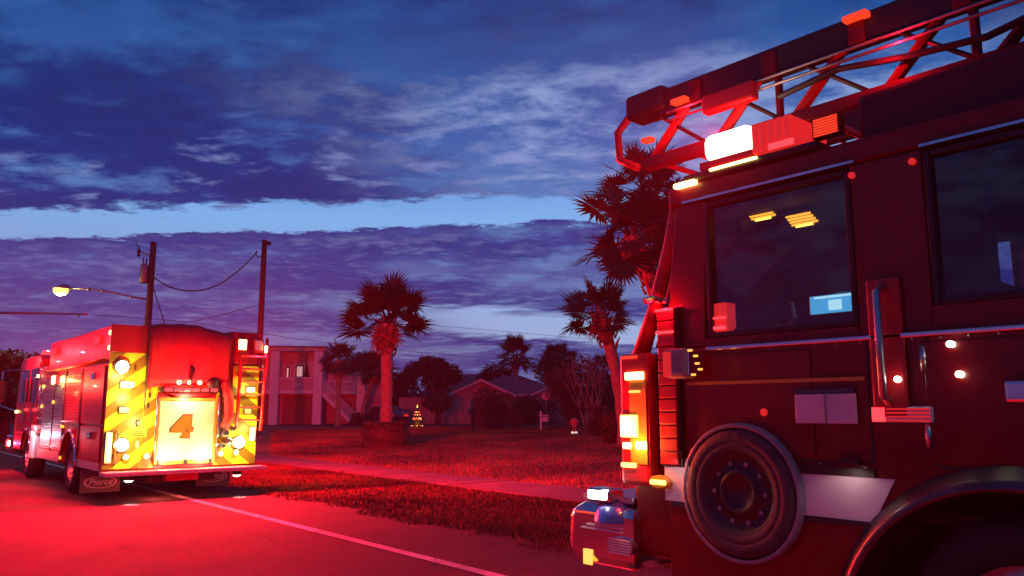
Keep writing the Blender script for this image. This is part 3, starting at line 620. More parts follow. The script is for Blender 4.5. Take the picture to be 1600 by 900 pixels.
    O('tyre', MB().lathe([(.236, -.056), (.25, -.066), (.28, -.074), (.285, -.070), (.29, -.075), (.33, -.074), (.355, -.062), (.366, -.040), (.366, -.01)], (0, 2.79, 1.075), 'x', 40), 'worn_rubber', sw_, smooth=True)
    for k in range(10):
        a = 2*math.pi*k/10; O('wheel_nut', MB().disc((0, 2.79+.17*math.cos(a), 1.075+.17*math.sin(a)), 'x', .014, -.046, -.02, 6), 'grey_panel', sw_)
    # warning lamps on the nose
    nb = O('lamp_column', MB().box(-.05, .06, 3.44, 3.70, 1.06, 1.92), 'red_paint', T, bevel=.03)
    O('amber_panel', MB().box(-.058, -.049, 3.46, 3.60, 1.20, 1.74), 'gold', nb)
    for y0, y1, z0, z1, m in ((3.47, 3.63, 1.745, 1.795, 'lamp_hot'), (3.53, 3.68, 1.37, 1.515, 'lamp_yellow'), (3.59, 3.66, 1.295, 1.335, 'lamp_hot'), (3.46, 3.55, 1.295, 1.345, 'lamp_hot'), (3.55, 3.68, 1.175, 1.205, 'lamp_yellow'), (3.52, 3.66, 1.885, 1.905, 'lamp_orange_red'), (3.50, 3.60, 1.66, 1.675, 'lamp_amber')):
        O('lamp_lens', MB().box(-.07, -.0575, y0, y1, z0, z1), m, nb, bevel=.006)
    om = O('side_marker', MB().lathe([(0, 0), (.05, .0), (.06, .01), (.06, .03)], (0, 0, 0), 'x', 18), 'gold', T); om.location = (-.05, 3.38, 1.095); om.scale = (1, 1.5, .72)
    om2 = O('marker_lens', MB().box(-.012, .0, -.042, .042, -.020, .020), 'lamp_yellow', om, bevel=.012)
    # ribbed strip behind the nose
    rb = O('rib_strip', MB().box(-.03, .0, 3.20, 3.37, 1.20, 2.20), 'black_trim', T)
    for k in range(12):
        O('rib', MB().box(-.055, -.028, 3.215, 3.355, 1.21+k*.0825, 1.21+k*.0825+.076), 'red_paint', rb, bevel=.006)
    for z, y in ((2.185, 3.3), (2.04, 3.3)): O('rib_lamp', MB().box(-.066, -.054, 3.22, 3.36, z-.008, z+.008), 'lamp_red', rb)
    # side mirror and lamps around the front door
    m_ = O('side_mirror', MB().box(-.20, -.06, 3.02, 3.20, 1.74, 1.92), 'grey_panel', T, bevel=.03); O('mirror_arm', MB().tube([(-.06, 3.1, 1.83), (.02, 3.15, 1.83)], .03, 8), 'chrome', m_)
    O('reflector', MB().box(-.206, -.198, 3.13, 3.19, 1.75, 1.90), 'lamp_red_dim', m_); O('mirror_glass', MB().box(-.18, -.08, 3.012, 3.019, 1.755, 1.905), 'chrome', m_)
    for y, z in ((2.98, 1.90), (2.94, 1.865), (2.93, 1.82), (2.91, 1.785), (2.96, 1.755)): O('trim_lamp', MB().box(-.215, -.20, y-.012, y+.012, z-.006, z+.006), 'lamp_amber', m_)
    tl = O('dash_lamp', MB().box(.02, .12, 2.87, 2.97, 2.02, 2.20), 'lamp_red_dim', T, bevel=.01); O('lens', MB().box(.005, .019, 2.88, 2.97, 2.035, 2.055), 'lamp_red', tl); O('lens', MB().box(.005, .019, 2.875, 2.96, 2.10, 2.112), 'lamp_red', tl)
    O('mirror_bracket', MB().tube([(-.02, 3.30, 2.24), (-.10, 3.34, 2.26), (-.16, 3.36, 2.24)], .022, 8), 'chrome', T)
    # grab rail lit red behind the door, small studs, placards
    O('grab_panel', MB().box(-.030, .0, 1.80, 1.98, 1.50, 2.22), 'red_paint', T, bevel=.02)
    O('grab_rail', MB().tube([(-.03, 1.89, 2.18), (-.10, 1.89, 2.14), (-.10, 1.89, 1.62), (-.03, 1.89, 1.58)], .020, 8), 'steel', T, smooth=True)
    for y, z in ((1.58, 1.86), (1.55, 1.715), (1.84, 1.70)): O('courtesy_lamp', MB().disc((-.02, y, z), 'x', .016, -.025, .01, 12), 'lamp_white', T)
    pk = O('placard', MB().box(-.024, -.008, 2.07, 2.42, 1.475, 1.635), 'stripe_white', T, bevel=.006); O('placard_top', MB().box(-.026, -.008, 2.08, 2.42, 1.637, 1.66), 'car_paint', pk)
    O('placard_edge', MB().box(-.030, -.022, 2.235, 2.245, 1.48, 1.63), 'grey_panel', pk)
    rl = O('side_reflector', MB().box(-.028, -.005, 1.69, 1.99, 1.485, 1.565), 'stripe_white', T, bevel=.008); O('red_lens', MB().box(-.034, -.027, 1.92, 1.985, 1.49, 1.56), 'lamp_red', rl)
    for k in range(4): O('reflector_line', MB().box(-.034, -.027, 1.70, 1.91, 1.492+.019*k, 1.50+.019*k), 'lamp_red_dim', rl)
    O('door_handle', MB().box(-.055, -.01, 1.22, 1.36, 1.58, 1.68), 'chrome', T, bevel=.015)
    O('rear_light', MB().disc((-.0, 2.62, 1.535), 'x', .022, -.022, .01, 12), 'lamp_red_dim', T)
    for y in (2.62, 2.3): O('roof_marker', MB().disc((-.0, y-.6, 2.80), 'x', .018, -.018, .01, 10), 'lamp_red_dim', T)
    O('drip_rail', MB().box(-.022, .0, 2.0, 3.15, 2.865, 2.88), 'chrome', T); O('drip_rail', MB().box(-.022, .0, .3, 1.66, 2.862, 2.877), 'chrome', T)
    # extended bumper
    bp = O('front_bumper', MB().prism([(3.62, .50), (3.62, .90), (4.10, .92), (4.24, .86), (4.26, .58), (4.16, .50)], -.02, Wd+.02), 'chrome', T, bevel=.08)
    O('bumper_deck', MB().box(.05, Wd-.05, 3.68, 4.15, .925, .965), 'tread_plate', bp)
    bl = O('bumper_lamp', MB().box(-.05, .10, 3.80, 4.02, .93, 1.02), 'chrome', bp, bevel=.02); O('lens', MB().box(-.062, -.045, 3.83, 4.0, .945, 1.005), 'lamp_white', bl, bevel=.01)
    bc = O('blue_cover', MB().lathe([(0, .17), (.06, .165), (.12, .12), (.15, .05), (.155, 0)], (0, 0, 0), 'z', 20), mat('blue_paint', (.02, .06, .36), .3, coat=.5), bp, smooth=True); bc.location = (.06, 3.84, .80); bc.scale = (1, 1.05, .8)
    for z, y0, y1 in ((.84, 3.95, 4.16), (.765, 3.72, 4.05), (.74, 3.72, 4.1)): O('trim_light', MB().box(-.034, -.018, y0, y1, z, z+.010), 'lamp_orange_red' if z > .8 else 'stripe_white', bp)
    fg = O('fog_lamp', MB().lathe([(.0, -.02), (.09, -.02), (.10, .02)], (0, 0, 0), 'x', 20), 'chrome', bp); fg.location = (-.03, 3.72, .66); fg.scale = (1, 1.25, .62)
    for k in range(6): O('fog_rib', MB().box(-.032, -.022, -.075, .075, -.075+.027*k, -.062+.027*k), 'stripe_white', fg)
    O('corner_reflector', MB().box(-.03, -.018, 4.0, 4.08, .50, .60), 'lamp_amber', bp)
    # roof light bar
    lb = O('light_bar', MB().box(-.02, .50, 2.20, 3.14, 3.0, 3.05), 'black_trim', T, bevel=.015)
    O('bright_lens', MB().box(-.03, .25, 2.63, 2.97, 3.105, 3.275), 'lamp_white', lb, bevel=.05); [O('red_lens', MB().box(-.02, .40, 2.36+.053*k, 2.407+.053*k, 3.06, 3.25), 'lamp_red_dim', lb, bevel=.012) for k in range(5)]
    O('red_lens', MB().box(-.03, -.021, 2.34, 2.50, 3.06, 3.095), 'lamp_red', lb); O('lens_base', MB().box(-.02, .45, 2.62, 3.0, 3.05, 3.10), 'red_paint', lb)
    O('running_lamp', MB().box(-.036, -.02, 2.58, 2.92, 3.028, 3.045), 'lamp_hot', T, bevel=.006); ml = O('marker_lamp', MB().box(-.045, -.0, 3.03, 3.20, 2.97, 3.005), 'lamp_hot', T, bevel=.012)
    gr = O('grid_lamp', MB().box(-.03, .03, 2.06, 2.22, 3.05, 3.165), 'black_trim', T)
    for k in range(7): O('grid_bar', MB().box(-.037, -.029, 2.07, 2.21, 3.058+.015*k, 3.067+.015*k), 'lamp_orange_red', gr)
    # aerial ladder: two lattice sides joined by rungs
    LX = (.36, 1.86); TZ, BZ, Y1, Y0 = 3.86, 3.30, 3.70, -8.2
    lad = O('ladder', MB().box(LX[0]-.05, LX[0]+.05, Y0, Y1, TZ-.19, TZ).box(LX[1]-.05, LX[1]+.05, Y0, Y1, TZ-.19, TZ), 'black_trim', T, bevel=.015)
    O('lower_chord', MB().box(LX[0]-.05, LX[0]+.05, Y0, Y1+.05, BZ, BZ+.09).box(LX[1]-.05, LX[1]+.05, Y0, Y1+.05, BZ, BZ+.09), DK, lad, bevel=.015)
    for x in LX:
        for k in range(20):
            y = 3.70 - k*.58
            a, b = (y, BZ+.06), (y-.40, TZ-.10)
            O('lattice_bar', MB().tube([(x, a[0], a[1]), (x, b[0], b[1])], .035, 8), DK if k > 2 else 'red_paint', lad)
            O('brace', MB().tube([(x, a[0], TZ-.11), (x, b[0]-.1, BZ+.07)], .016, 6), 'black_trim', lad)
            if k % 2: O('lattice_post', MB().tube([(x, b[0]-.08, BZ+.05), (x, b[0]-.08, TZ-.1)], .028, 6), DK, lad)
    for k in range(38): O('rung', MB().tube([(LX[0]+.05, 3.66-k*.31, BZ+.05), (LX[1]-.05, 3.66-k*.31, BZ+.05)], .022, 8), 'red_paint', lad)
    O('tip_bracket', MB().box(LX[0]-.09, LX[0]+.12, 3.52, 3.88, TZ-.16, TZ+.03), 'black_trim', lad, bevel=.03)
    O('tip_loop', MB().tube([(LX[0]-.06, 3.80, TZ-.08), (LX[0]-.06, 3.98, TZ-.22), (LX[0]-.06, 3.96, BZ+.12), (LX[0]-.06, 3.78, BZ+.02)], .03, 8), 'red_paint', lad, smooth=True)
    for y0, y1, dz_ in ((3.62, 3.70, -.35), (3.3, 3.42, -.14), (2.0, 2.14, -.02)): O('ladder_lamp', MB().box(LX[0]-.12, LX[0]-.055, y0, y1, TZ+dz_-.03, TZ+dz_), 'lamp_orange_red', lad)
    O('lamp_box', MB().box(LX[0]-.14, LX[0]-.05, 2.75, 3.15, TZ-.33, TZ-.20), 'red_paint', lad, bevel=.02)
    O('ladder_cradle', MB().box(.10, Wd-.10, -7.9, 2.02, 3.0, 3.28), DK, T, bevel=.03)
    for dz_ in (.30, .36): O('ladder_cable', MB().tube([(LX[0]-.065, 3.5, BZ+dz_), (LX[0]-.065, -2, BZ+dz_-.02), (LX[0]-.065, Y0, BZ+dz_)], .010, 6), 'steel', lad)
    for k in range(14): O('chord_bracket', MB().box(LX[0]-.066, LX[0]-.045, 3.2-k*.58, 3.30-k*.58, TZ-.185, TZ-.03), DK, lad, bevel=.006)
    O('hydraulic_hose', MB().tube([(LX[0]-.08, 2.6-.4*k, BZ+.20+.05*math.sin(k*1.7)) for k in range(14)], .02, 6), 'black_trim', lad)
    # chassis and body behind the cab
    O('chassis', MB().box(.75, 1.75, -8.0, 3.6, .55, .85), 'black_trim', T)
    rear = O('rear_body', MB().prism(arch_poly(-8.1, .10, .55, 2.85, [(-5.2, .5, .66), (-6.6, .5, .66)]), 0, Wd), P, T, bevel=.03)
    for k in range(5): O('locker_door', MB().box(-.02, .002, -1.25-k*.72, -.6-k*.72, 1.0, 2.5), 'steel', rear, bevel=.01)
    for y in (-5.2, -6.6):
        wheel(T, .0, y, .54, .5, -1); wheel(T, Wd, y, .54, .5, 1)
    # the light it throws
    lamp('red_beam', T, (-.06, 2.8, 3.22), 9300, RED, .02, 124, (-1, .12, -.34), .25); lamp('red_beam', T, (.25, 3.0, 3.24), 14, RED, .012); lamp('red_beam', T, (1.25, 3.42, 3.12), 180, RED, .02, 150, (.5, 1, -.1), .4)
    lamp('red_beam', T, (-.10, 3.64, 1.44), 22, (1, .03, .02), .012); lamp('amber_beam', T, (-.14, 3.5, 1.32), 8, (1, .16, .03), .012); lamp('red_beam', T, (-.10, 3.3, 2.20), 3, RED, .012)
    lamp('bumper_beam', T, (-.12, 3.92, 1.06), 2.5, (1, .85, .8), .012); lamp('red_beam', T, (.4, 4.32, .75), 220, RED, .02)
    for y, z, p in ((1.58, 1.86, .3), (1.55, 1.715, .3), (1.84, 1.70, .5)): lamp('courtesy_beam', T, (-.05, y, z), p*.4, (1, .75, .75), .01)
    for y in (2.12, 3.24):
        b = O('flank_lamp', MB().box(-.045, -.012, y-.05, y+.05, 1.27, 1.30), 'black_trim', T, bevel=.006); lamp('flank_beam', T, (-.13, y, 1.24), .55, (1, .70, .70), .008, 150, (.5, 0, -1), .5)  # lamps added above the white stripe to brighten it
    lamp('screen_glow', T, (.30, 2.35, 2.3), .25, (.3, .7, 1), .01); lamp('tip_lamp', T, (.15, 3.4, 3.58), 5, RED, .012); lamp('ladder_glow', T, (.18, 1.9, 3.50), 7, RED, .012)
    return T
ladder_truck()

# ------------------------------------------------------------------ vegetation
def frond_mesh(seed, n=30, R0=.74, R1=1.0, pet=1.0, droop=.20):
    r = random.Random(seed); mb = MB()
    mb.tube([(0, 0, 0), (pet*.5, 0, .03), (pet, 0, 0)], [.03, .02, .014], 5)
    for k in range(n):
        a = R(-138 + 276*k/(n-1)) + r.uniform(-.03, .03); ln = r.uniform(R0, R1)*(1-.22*(abs(a)/2.4)**2)
        c, s = math.cos(a), math.sin(a); wd = .050*r.uniform(.8, 1.15); fold = .10*(1 if k % 2 else -1)*.25
        tip = r.uniform(.5, 1.4)*droop
        def Q(t, off): 
            z = -tip*ln*t*t*.55 + .10*abs(s)*t + (fold*.3 if off else 0)
            return (pet + c*ln*t - s*off - .12*t*t*abs(s), s*ln*t + c*off, z)
        mb.add([Q(.02, 0), Q(.45, wd), Q(.45, -wd), Q(.75, wd*.55), Q(.75, -wd*.55), Q(1, 0)], [(0, 2, 1), (1, 2, 4, 3), (3, 4, 5)])
    me = bpy.data.meshes.new('frond'); me.from_pydata(mb.v, [], mb.f); return me
FR = [frond_mesh(s) for s in (1, 2, 3, 4)]; 
for m_ in FR: m_.materials.append(MATS['palm_leaf'])
FD = [frond_mesh(s, 20, .7, .95, .7, .9) for s in (7, 8)]
for m_ in FD: m_.materials.append(MATS['palm_dead'])
def palm(label, base, height, lean=(0, 0), size=1.0, nf=42, nd=9, seed=1, tr=.22, low=-40):
    r = random.Random(seed); T = thing('palm_tree', label, 'palm tree', base, group=None)
    pts = []; rr = []
    for k in range(15):
        t = k/14; pts.append((lean[0]*t*t, lean[1]*t*t, height*t - (.25 if k == 0 else 0)))
        rr.append(tr*(1.25 if k == 0 else 1.0 + .10*math.sin(k*2.2) + (.45*max(0, t-.72)/.28))*(1 - .08*t))
    O('trunk', MB().tube(pts, rr, 14), 'palm_trunk', T, smooth=True)
    boots = MB()
    for k in range(34):
        z = height*(.72+.28*k/34); a = k*2.4; t = z/height; q = tr*1.25
        c = Vector((lean[0]*t*t + q*math.cos(a), lean[1]*t*t + q*math.sin(a), z)); boots.tube([c, c + Vector((math.cos(a)*.14, math.sin(a)*.14, .26))], [.055, .02], 5)
    O('leaf_bases', boots, 'palm_dead', T)
    top = Vector((lean[0], lean[1], height))
    def put(me, name, az, el, sc):
        o = bpy.data.objects.new(name, me); COL.objects.link(o); o.parent = T
        o.location = top + Vector((math.cos(az)*.10, math.sin(az)*.10, r.uniform(-.25, .15)))
        o.rotation_euler = Euler((r.uniform(-.75, .75), -el, az), 'XYZ'); o.scale = (sc,)*3
    for k in range(nf):
        u = (k+.5)/nf; put(FR[k % 4], 'frond', k*2.39996+r.uniform(-.25, .25), R(84 - (84-low)*u**.85 + r.uniform(-9, 9)), size*r.uniform(.88, 1.1))
    for k in range(nd):
        put(FD[k % 2], 'dead_frond', k*2.39996+r.uniform(-.4, .4)+1, R(-55 - r.uniform(0, 28)), size*r.uniform(.75, .95))
    return T
def ground_at(x, dist):
    p = at(x, 640, dist); p.z = lawn_z(p.x); return p

g = ground_at(604, 32.6)
palm('sabal palm standing in the round hedge on the lawn, trunk lit red', g, 5.0, (-.05, .05), 1.06, 25, 8, 5, .25, -18)
palm('shorter palm with leaning trunk just left of the ladder truck', ground_at(974, 30), 4.85, (-.75, .45), .82, 24, 7, 9, .23, -30)
palm('tall palm whose crown spreads beside the ladder truck windscreen', ground_at(1068, 24), 6.5, (-1.25, .7), 1.0, 26, 7, 12, .22, -45)
palm('tall palm rising behind the tip of the ladder', ground_at(1075, 26), 8.3, (-1.1, .6), .95, 24, 6, 15, .22, -50)

def leaf_cloud(name, blobs, n, size, m, parent, seed, flat=0):
    """many small leaf faces spread through overlapping clumps"""
    r = np.random.default_rng(seed); wts = np.array([b[1][0]*b[1][1]*b[1][2] for b in blobs])**.7; idx = r.choice(len(blobs), n, p=wts/wts.sum())
    c = np.array([b[0] for b in blobs])[idx]; s = np.array([b[1] for b in blobs])[idx]
    d = r.normal(size=(n, 3)); d /= np.linalg.norm(d, axis=1)[:, None]; rad = r.uniform(.35, 1.06, n)**.6
    p = c + d*rad[:, None]*s
    u = r.normal(size=(n, 3)); u /= np.linalg.norm(u, axis=1)[:, None]; v = np.cross(u, r.normal(size=(n, 3))); v /= np.linalg.norm(v, axis=1)[:, None]
    sz = size*r.uniform(.5, 1.3, n)[:, None]
    co = np.stack([p-u*sz, p+v*sz*.45, p+u*sz, p-v*sz*.45], 1).astype(np.float32)
    me = bpy.data.meshes.new(name); me.vertices.add(n*4); me.vertices.foreach_set('co', co.ravel()); me.loops.add(n*4); me.loops.foreach_set('vertex_index', np.arange(n*4, dtype=np.int32))
    me.polygons.add(n); me.polygons.foreach_set('loop_start', np.arange(0, n*4, 4, dtype=np.int32)); me.update(); me.materials.append(MATS[m])
    o = bpy.data.objects.new(name, me); COL.objects.link(o); o.parent = parent; return o
def tree(label, x, dist, h, wdt, seed, m='leaf_dark', n=5200, leaf=.16, name='tree', cat='tree', trunk=.35, group=None, barkm='bark'):
    r = random.Random(seed); T = thing(name, label, cat, ground_at(x, dist), group=group)
    tk = MB().tube([(0, 0, -.2), (.05, .02, h*trunk), (r.uniform(-.1, .1)*wdt, 0, h*.75)], [.05*wdt+.08, .03*wdt+.06, .03], 8); blobs = []
    for k in range(13):
        a = r.uniform(0, 6.28); q = r.uniform(.1, .72)*wdt/2; z = h*r.uniform(trunk*.75, .86); s = wdt*r.uniform(.16, .27)
        z = min(z, h - s*.7); c = (q*math.cos(a)*1.1, q*math.sin(a)*.8, z); blobs.append((c, (s*1.15, s, s*r.uniform(.65, .9))))
        tk.tube([(0, 0, h*trunk*.8), (c[0]*.5, c[1]*.5, (h*trunk+z)/2), c], [.05, .035, .015], 5)
    O('trunk', tk, barkm, T, smooth=True)
    leaf_cloud('crown', blobs, n, leaf, m, T, seed)
    return T
# round clipped hedge at the foot of the palm
hd = thing('round_hedge', 'round clipped hedge ringing the foot of the sabal palm', 'hedge', g)
O('hedge_core', MB().lathe([(0, .90), (.5, .94), (.80, .84), (.90, .55), (.88, .15), (.8, -.1)], (0, 0, 0), 'z', 22), 'leaf_brown', hd, smooth=True)
bl = []
for k in range(60):
    a = k*2.4; q = .80*math.sqrt((k+1)/60); bl.append(((q*math.cos(a), q*math.sin(a), .84), (.2, .2, .14)))
    bl.append((((.84)*math.cos(a), .84*math.sin(a), .05+.75*((k*7) % 60)/60), (.15, .15, .15)))
leaf_cloud('hedge_leaves', bl, 9000, .04, 'hedge_leaf', hd, 4)

tree('dark tree at the far left behind the fire engine cab', 8, 46, 4.3, 4.6, 21, n=5000)
tree('dark rounded tree right of the sabal palm, by the pale fence', 684, 66, 5.7, 4.3, 22, n=6500)
tree('dark tree partly hidden behind the sabal palm trunk', 628, 78, 6.2, 4.6, 23, n=6000)
tree('dark tree beside the balcony house and its stairs', 560, 80, 6.9, 6.0, 24, n=7000)
tree('low dark tree behind the balcony house roof', 500, 96, 7.4, 6.0, 25, n=5000)
tree('dark spreading tree over the low house, left one', 780, 86, 6.2, 5.5, 26, n=6500)
tree('dark bushy tree over the low house, right one', 880, 84, 7.7, 7.4, 27, n=8500)
tree('small dark tree between the low house and the leaning palm', 940, 70, 5.2, 4.2, 28, n=4500)
tree('brown shrub standing before the low house garage', 778, 52, 3.3, 2.9, 29, 'leaf_brown', 6500, .10, 'shrub', 'shrub', .12)
tree('tall brown shrub right of the round sign', 888, 50, 3.7, 3.2, 30, 'leaf_brown', 6500, .10, 'shrub', 'shrub', .12)
tree('low dark shrub under the low house window', 830, 64, 2.3, 4.2, 31, 'leaf_dark', 4500, .10, 'shrub', 'shrub', .05)
tree('low brown shrub at the foot of the leaning palm', 958, 31, 1.15, 1.5, 32, 'leaf_brown', 3500, .06, 'shrub', 'shrub', .05)
tree('spiky low shrub at the foot of the house stairs', 556, 66, 1.0, 1.5, 33, 'leaf_dark', 1500, .10, 'shrub', 'shrub', .05)
tree('low shrub right of the bare tree', 942, 38, 1.5, 2.0, 34, 'leaf_brown', 3500, .07, 'shrub', 'shrub', .05)
# far tree line that reads as one mass
fb = []; rr_ = random.Random(8)
for k in range(70):
    p = at(380+k*11, 640, 118+rr_.uniform(-8, 8)); fb.append(((p.x, p.y, rr_.uniform(1.5, 4.2)), (3.0, 3.0, rr_.uniform(1.8, 3.2))))
fo = leaf_cloud('tree_line', fb, 14000, .42, 'leaf_dark', None, 41); fo['kind'] = 'stuff'; tag(fo, 'dark far line of trees behind the houses', 'trees')
# far palms above the roofs
def far_palm(label, x, dist, h, size, seed, lean=(0, 0)):
    palm(label, ground_at(x, dist), h, lean, size, 24, 3, seed, .2, -45)
far_palm('small dark palm growing before the balcony house', 528, 62, 4.9, 1.0, 51, (0, 0))
far_palm('slim palm with leaning trunk behind the sabal palm', 566, 70, 4.6, 1.05, 52, (1.1, -.7))
far_palm('palm rising highest over the low house roof', 806, 82, 6.6, 1.35, 53)
far_palm('broad palm over the right end of the low house', 872, 88, 6.2, 1.5, 54)
far_palm('thin palm right behind the bare tree', 945, 72, 4.6, 1.0, 55)
# bare many-stemmed tree
bt = thing('bare_tree', 'bare many-stemmed tree with thin forking branches on the lawn', 'tree', ground_at(921, 41)); bmb = MB(); rb_ = random.Random(5)
def fork(p, d, ln, r_, dep):
    q = p + d*ln; mid = p + d*ln*.5 + Vector((rb_.uniform(-.05, .05), rb_.uniform(-.05, .05), 0))
    bmb.tube([p, mid, q], [r_, r_*.85, r_*.7], 5)
    if dep:
        for k in range(3 if dep > 2 else 2):
            nd = (d + Vector((rb_.uniform(-.5, .5), rb_.uniform(-.5, .5), rb_.uniform(-.02, .30)))).normalized(); fork(q, nd, ln*rb_.uniform(.62, .85), r_*.62, dep-1)
for k in range(4):
    a = k*1.6+.4; fork(Vector((.12*math.cos(a), .12*math.sin(a), -.1)), Vector((.28*math.cos(a), .28*math.sin(a), 1)).normalized(), 1.35, .055, 4)
O('stems', bmb, 'bark_pale', bt, smooth=True)

# ------------------------------------------------------------------ houses
def facing(x, turn=0):
    d = ray(x, 640); return math.atan2(d.y, d.x) - math.pi/2 + R(turn)
def balcony_house():
    T = thing('balcony_house', 'two-storey pale house with upper balcony, square columns and outside stairs', 'house', ground_at(458, 70), facing(458, -8))
    # local x = 0 at pixel 458; 17.9 px per metre
    O('wall', MB().box(-5.2, 2.2, 1.6, 9, -.3, 6.1), 'house_pink', T)
    rf = O('roof', MB().box(-5.5, 2.55, -.35, 9.3, 6.1, 6.42), 'fascia', T, bevel=.04); O('roof_edge', MB().box(-5.6, 2.65, -.45, 9.4, 6.42, 6.52), 'roof_shingle', rf)
    O('balcony_floor', MB().box(-5.3, 2.3, -.1, 1.6, 2.55, 2.80), 'house_white', T, bevel=.02)
    for x in (-4.9, -1.6, 1.95): O('column', MB().box(x-.36, x+.36, -.25, .45, -.3, 6.1), 'house_white', T, bevel=.03)
    for x0, x1 in ((-4.53, -1.97), (-1.23, 1.58)):
        O('parapet', MB().box(x0, x1, 0, .15, 2.80, 3.80), 'house_pink', T); O('parapet_cap', MB().box(x0, x1, -.06, .21, 3.80, 3.92), 'house_white', T, bevel=.02)
    O('garage_door', MB().box(-1.1, 1.5, 1.52, 1.60, -.3, 2.4), 'garage_red', T)
    for k in range(4): O('garage_panel', MB().box(-1.04, 1.44, 1.48, 1.52, .05+.58*k, .57+.58*k), 'garage_red', T, bevel=.02)
    O('garage_door', MB().box(-4.4, -2.1, 1.52, 1.60, -.3, 2.4), 'garage_red', T)
    for x0, x1, z0, z1, m in ((-1.0, -.62, 3.0, 4.9, 'window_lit'), (-.15, .55, 3.75, 5.05, 'window_lit'), (.9, 1.75, 2.9, 5.3, 'house_white'), (-4.0, -2.6, 3.3, 5.0, 'window_dark')):
        f = MB(); f.box(x0-.12, x0, 1.5, 1.6, z0-.1, z1+.12); f.box(x1, x1+.12, 1.5, 1.6, z0-.1, z1+.12); f.box(x0, x1, 1.5, 1.6, z1, z1+.12); f.box(x0, x1, 1.5, 1.6, z0-.1, z0)
        w_ = O('window', MB().box(x0, x1, 1.55, 1.598, z0, z1), 'window_dark' if m == 'window_lit' else m, T); O('window_frame', f, 'house_white', w_)
        if m == 'window_lit': O('lit_pane', MB().box(x0+.12, x1-.12, 1.53, 1.549, z0+.3, z1-.15), 'window_lit', w_)
    O('hanging_plant', MB().lathe([(0, 3.55), (.16, 3.6), (.26, 3.9), (.16, 4.5), (.05, 5.2), (.03, 6.0)], (.85, .9, 0), 'z', 8), 'leaf_dark', T)
    # outside stairs going down to the right, with rails and balusters
    st = MB()
    for k in range(14): st.box(2.35+k*.21, 2.35+(k+1)*.21+.05, .1, 1.2, 2.62-k*.205, 2.70-k*.205)
    s = O('stairs', st, 'house_white', T)
    O('stringer', MB().prism([(2.35, 2.70), (2.35, 2.35), (5.3, -.5), (5.3, -.15)], -.02, .08, 'y'), 'house_white', s)
    bal = MB()
    for k in range(26):
        x = 2.4+k*.115; z = 2.68-(x-2.35)*.976; bal.box(x-.022, x+.022, .02, .06, z, z+.9)
    O('balusters', bal, 'house_white', s); O('hand_rail', MB().prism([(2.35, 3.60), (2.35, 3.70), (5.35, .77), (5.35, .67)], .0, .1, 'y'), 'house_white', s)
    O('landing', MB().box(2.3, 6.0, 1.7, 4.2, 2.55, 2.8), 'house_white', T, bevel=.02); O('landing_column', MB().box(5.05, 5.75, 1.7, 2.4, -.3, 4.1), 'house_white', T, bevel=.03)
    lb = MB()
    for k in range(17): lb.box(2.5+k*.15, 2.54+k*.15, 1.72, 1.76, 2.8, 3.6)
    O('landing_rail', lb.box(2.4, 5.0, 1.70, 1.78, 3.6, 3.7), 'house_white', T); O('side_wing', MB().box(2.3, 7.0, 4.2, 9, -.3, 4.6), 'house_pink', T)
    O('porch_lamp', MB().disc((2.75, .2, 5.15), 'z', .12, -.06, .08, 10), 'window_lit', T)
    for k in range(3): O('house_digit', MB().box(-.05+.22*k, .09+.22*k, -.02, -.002, 3.2, 3.45), 'house_white', T)
balcony_house()
def hip_roof(x0, x1, y0, y1, z0, z1, inset): 
    ym = (y0+y1)/2; return MB().add([(x0, y0, z0), (x1, y0, z0), (x1, y1, z0), (x0, y1, z0), (x0+inset, ym, z1), (x1-inset, ym, z1)], [(0, 1, 5, 4), (1, 2, 5), (2, 3, 4, 5), (3, 0, 4), (3, 2, 1, 0)])
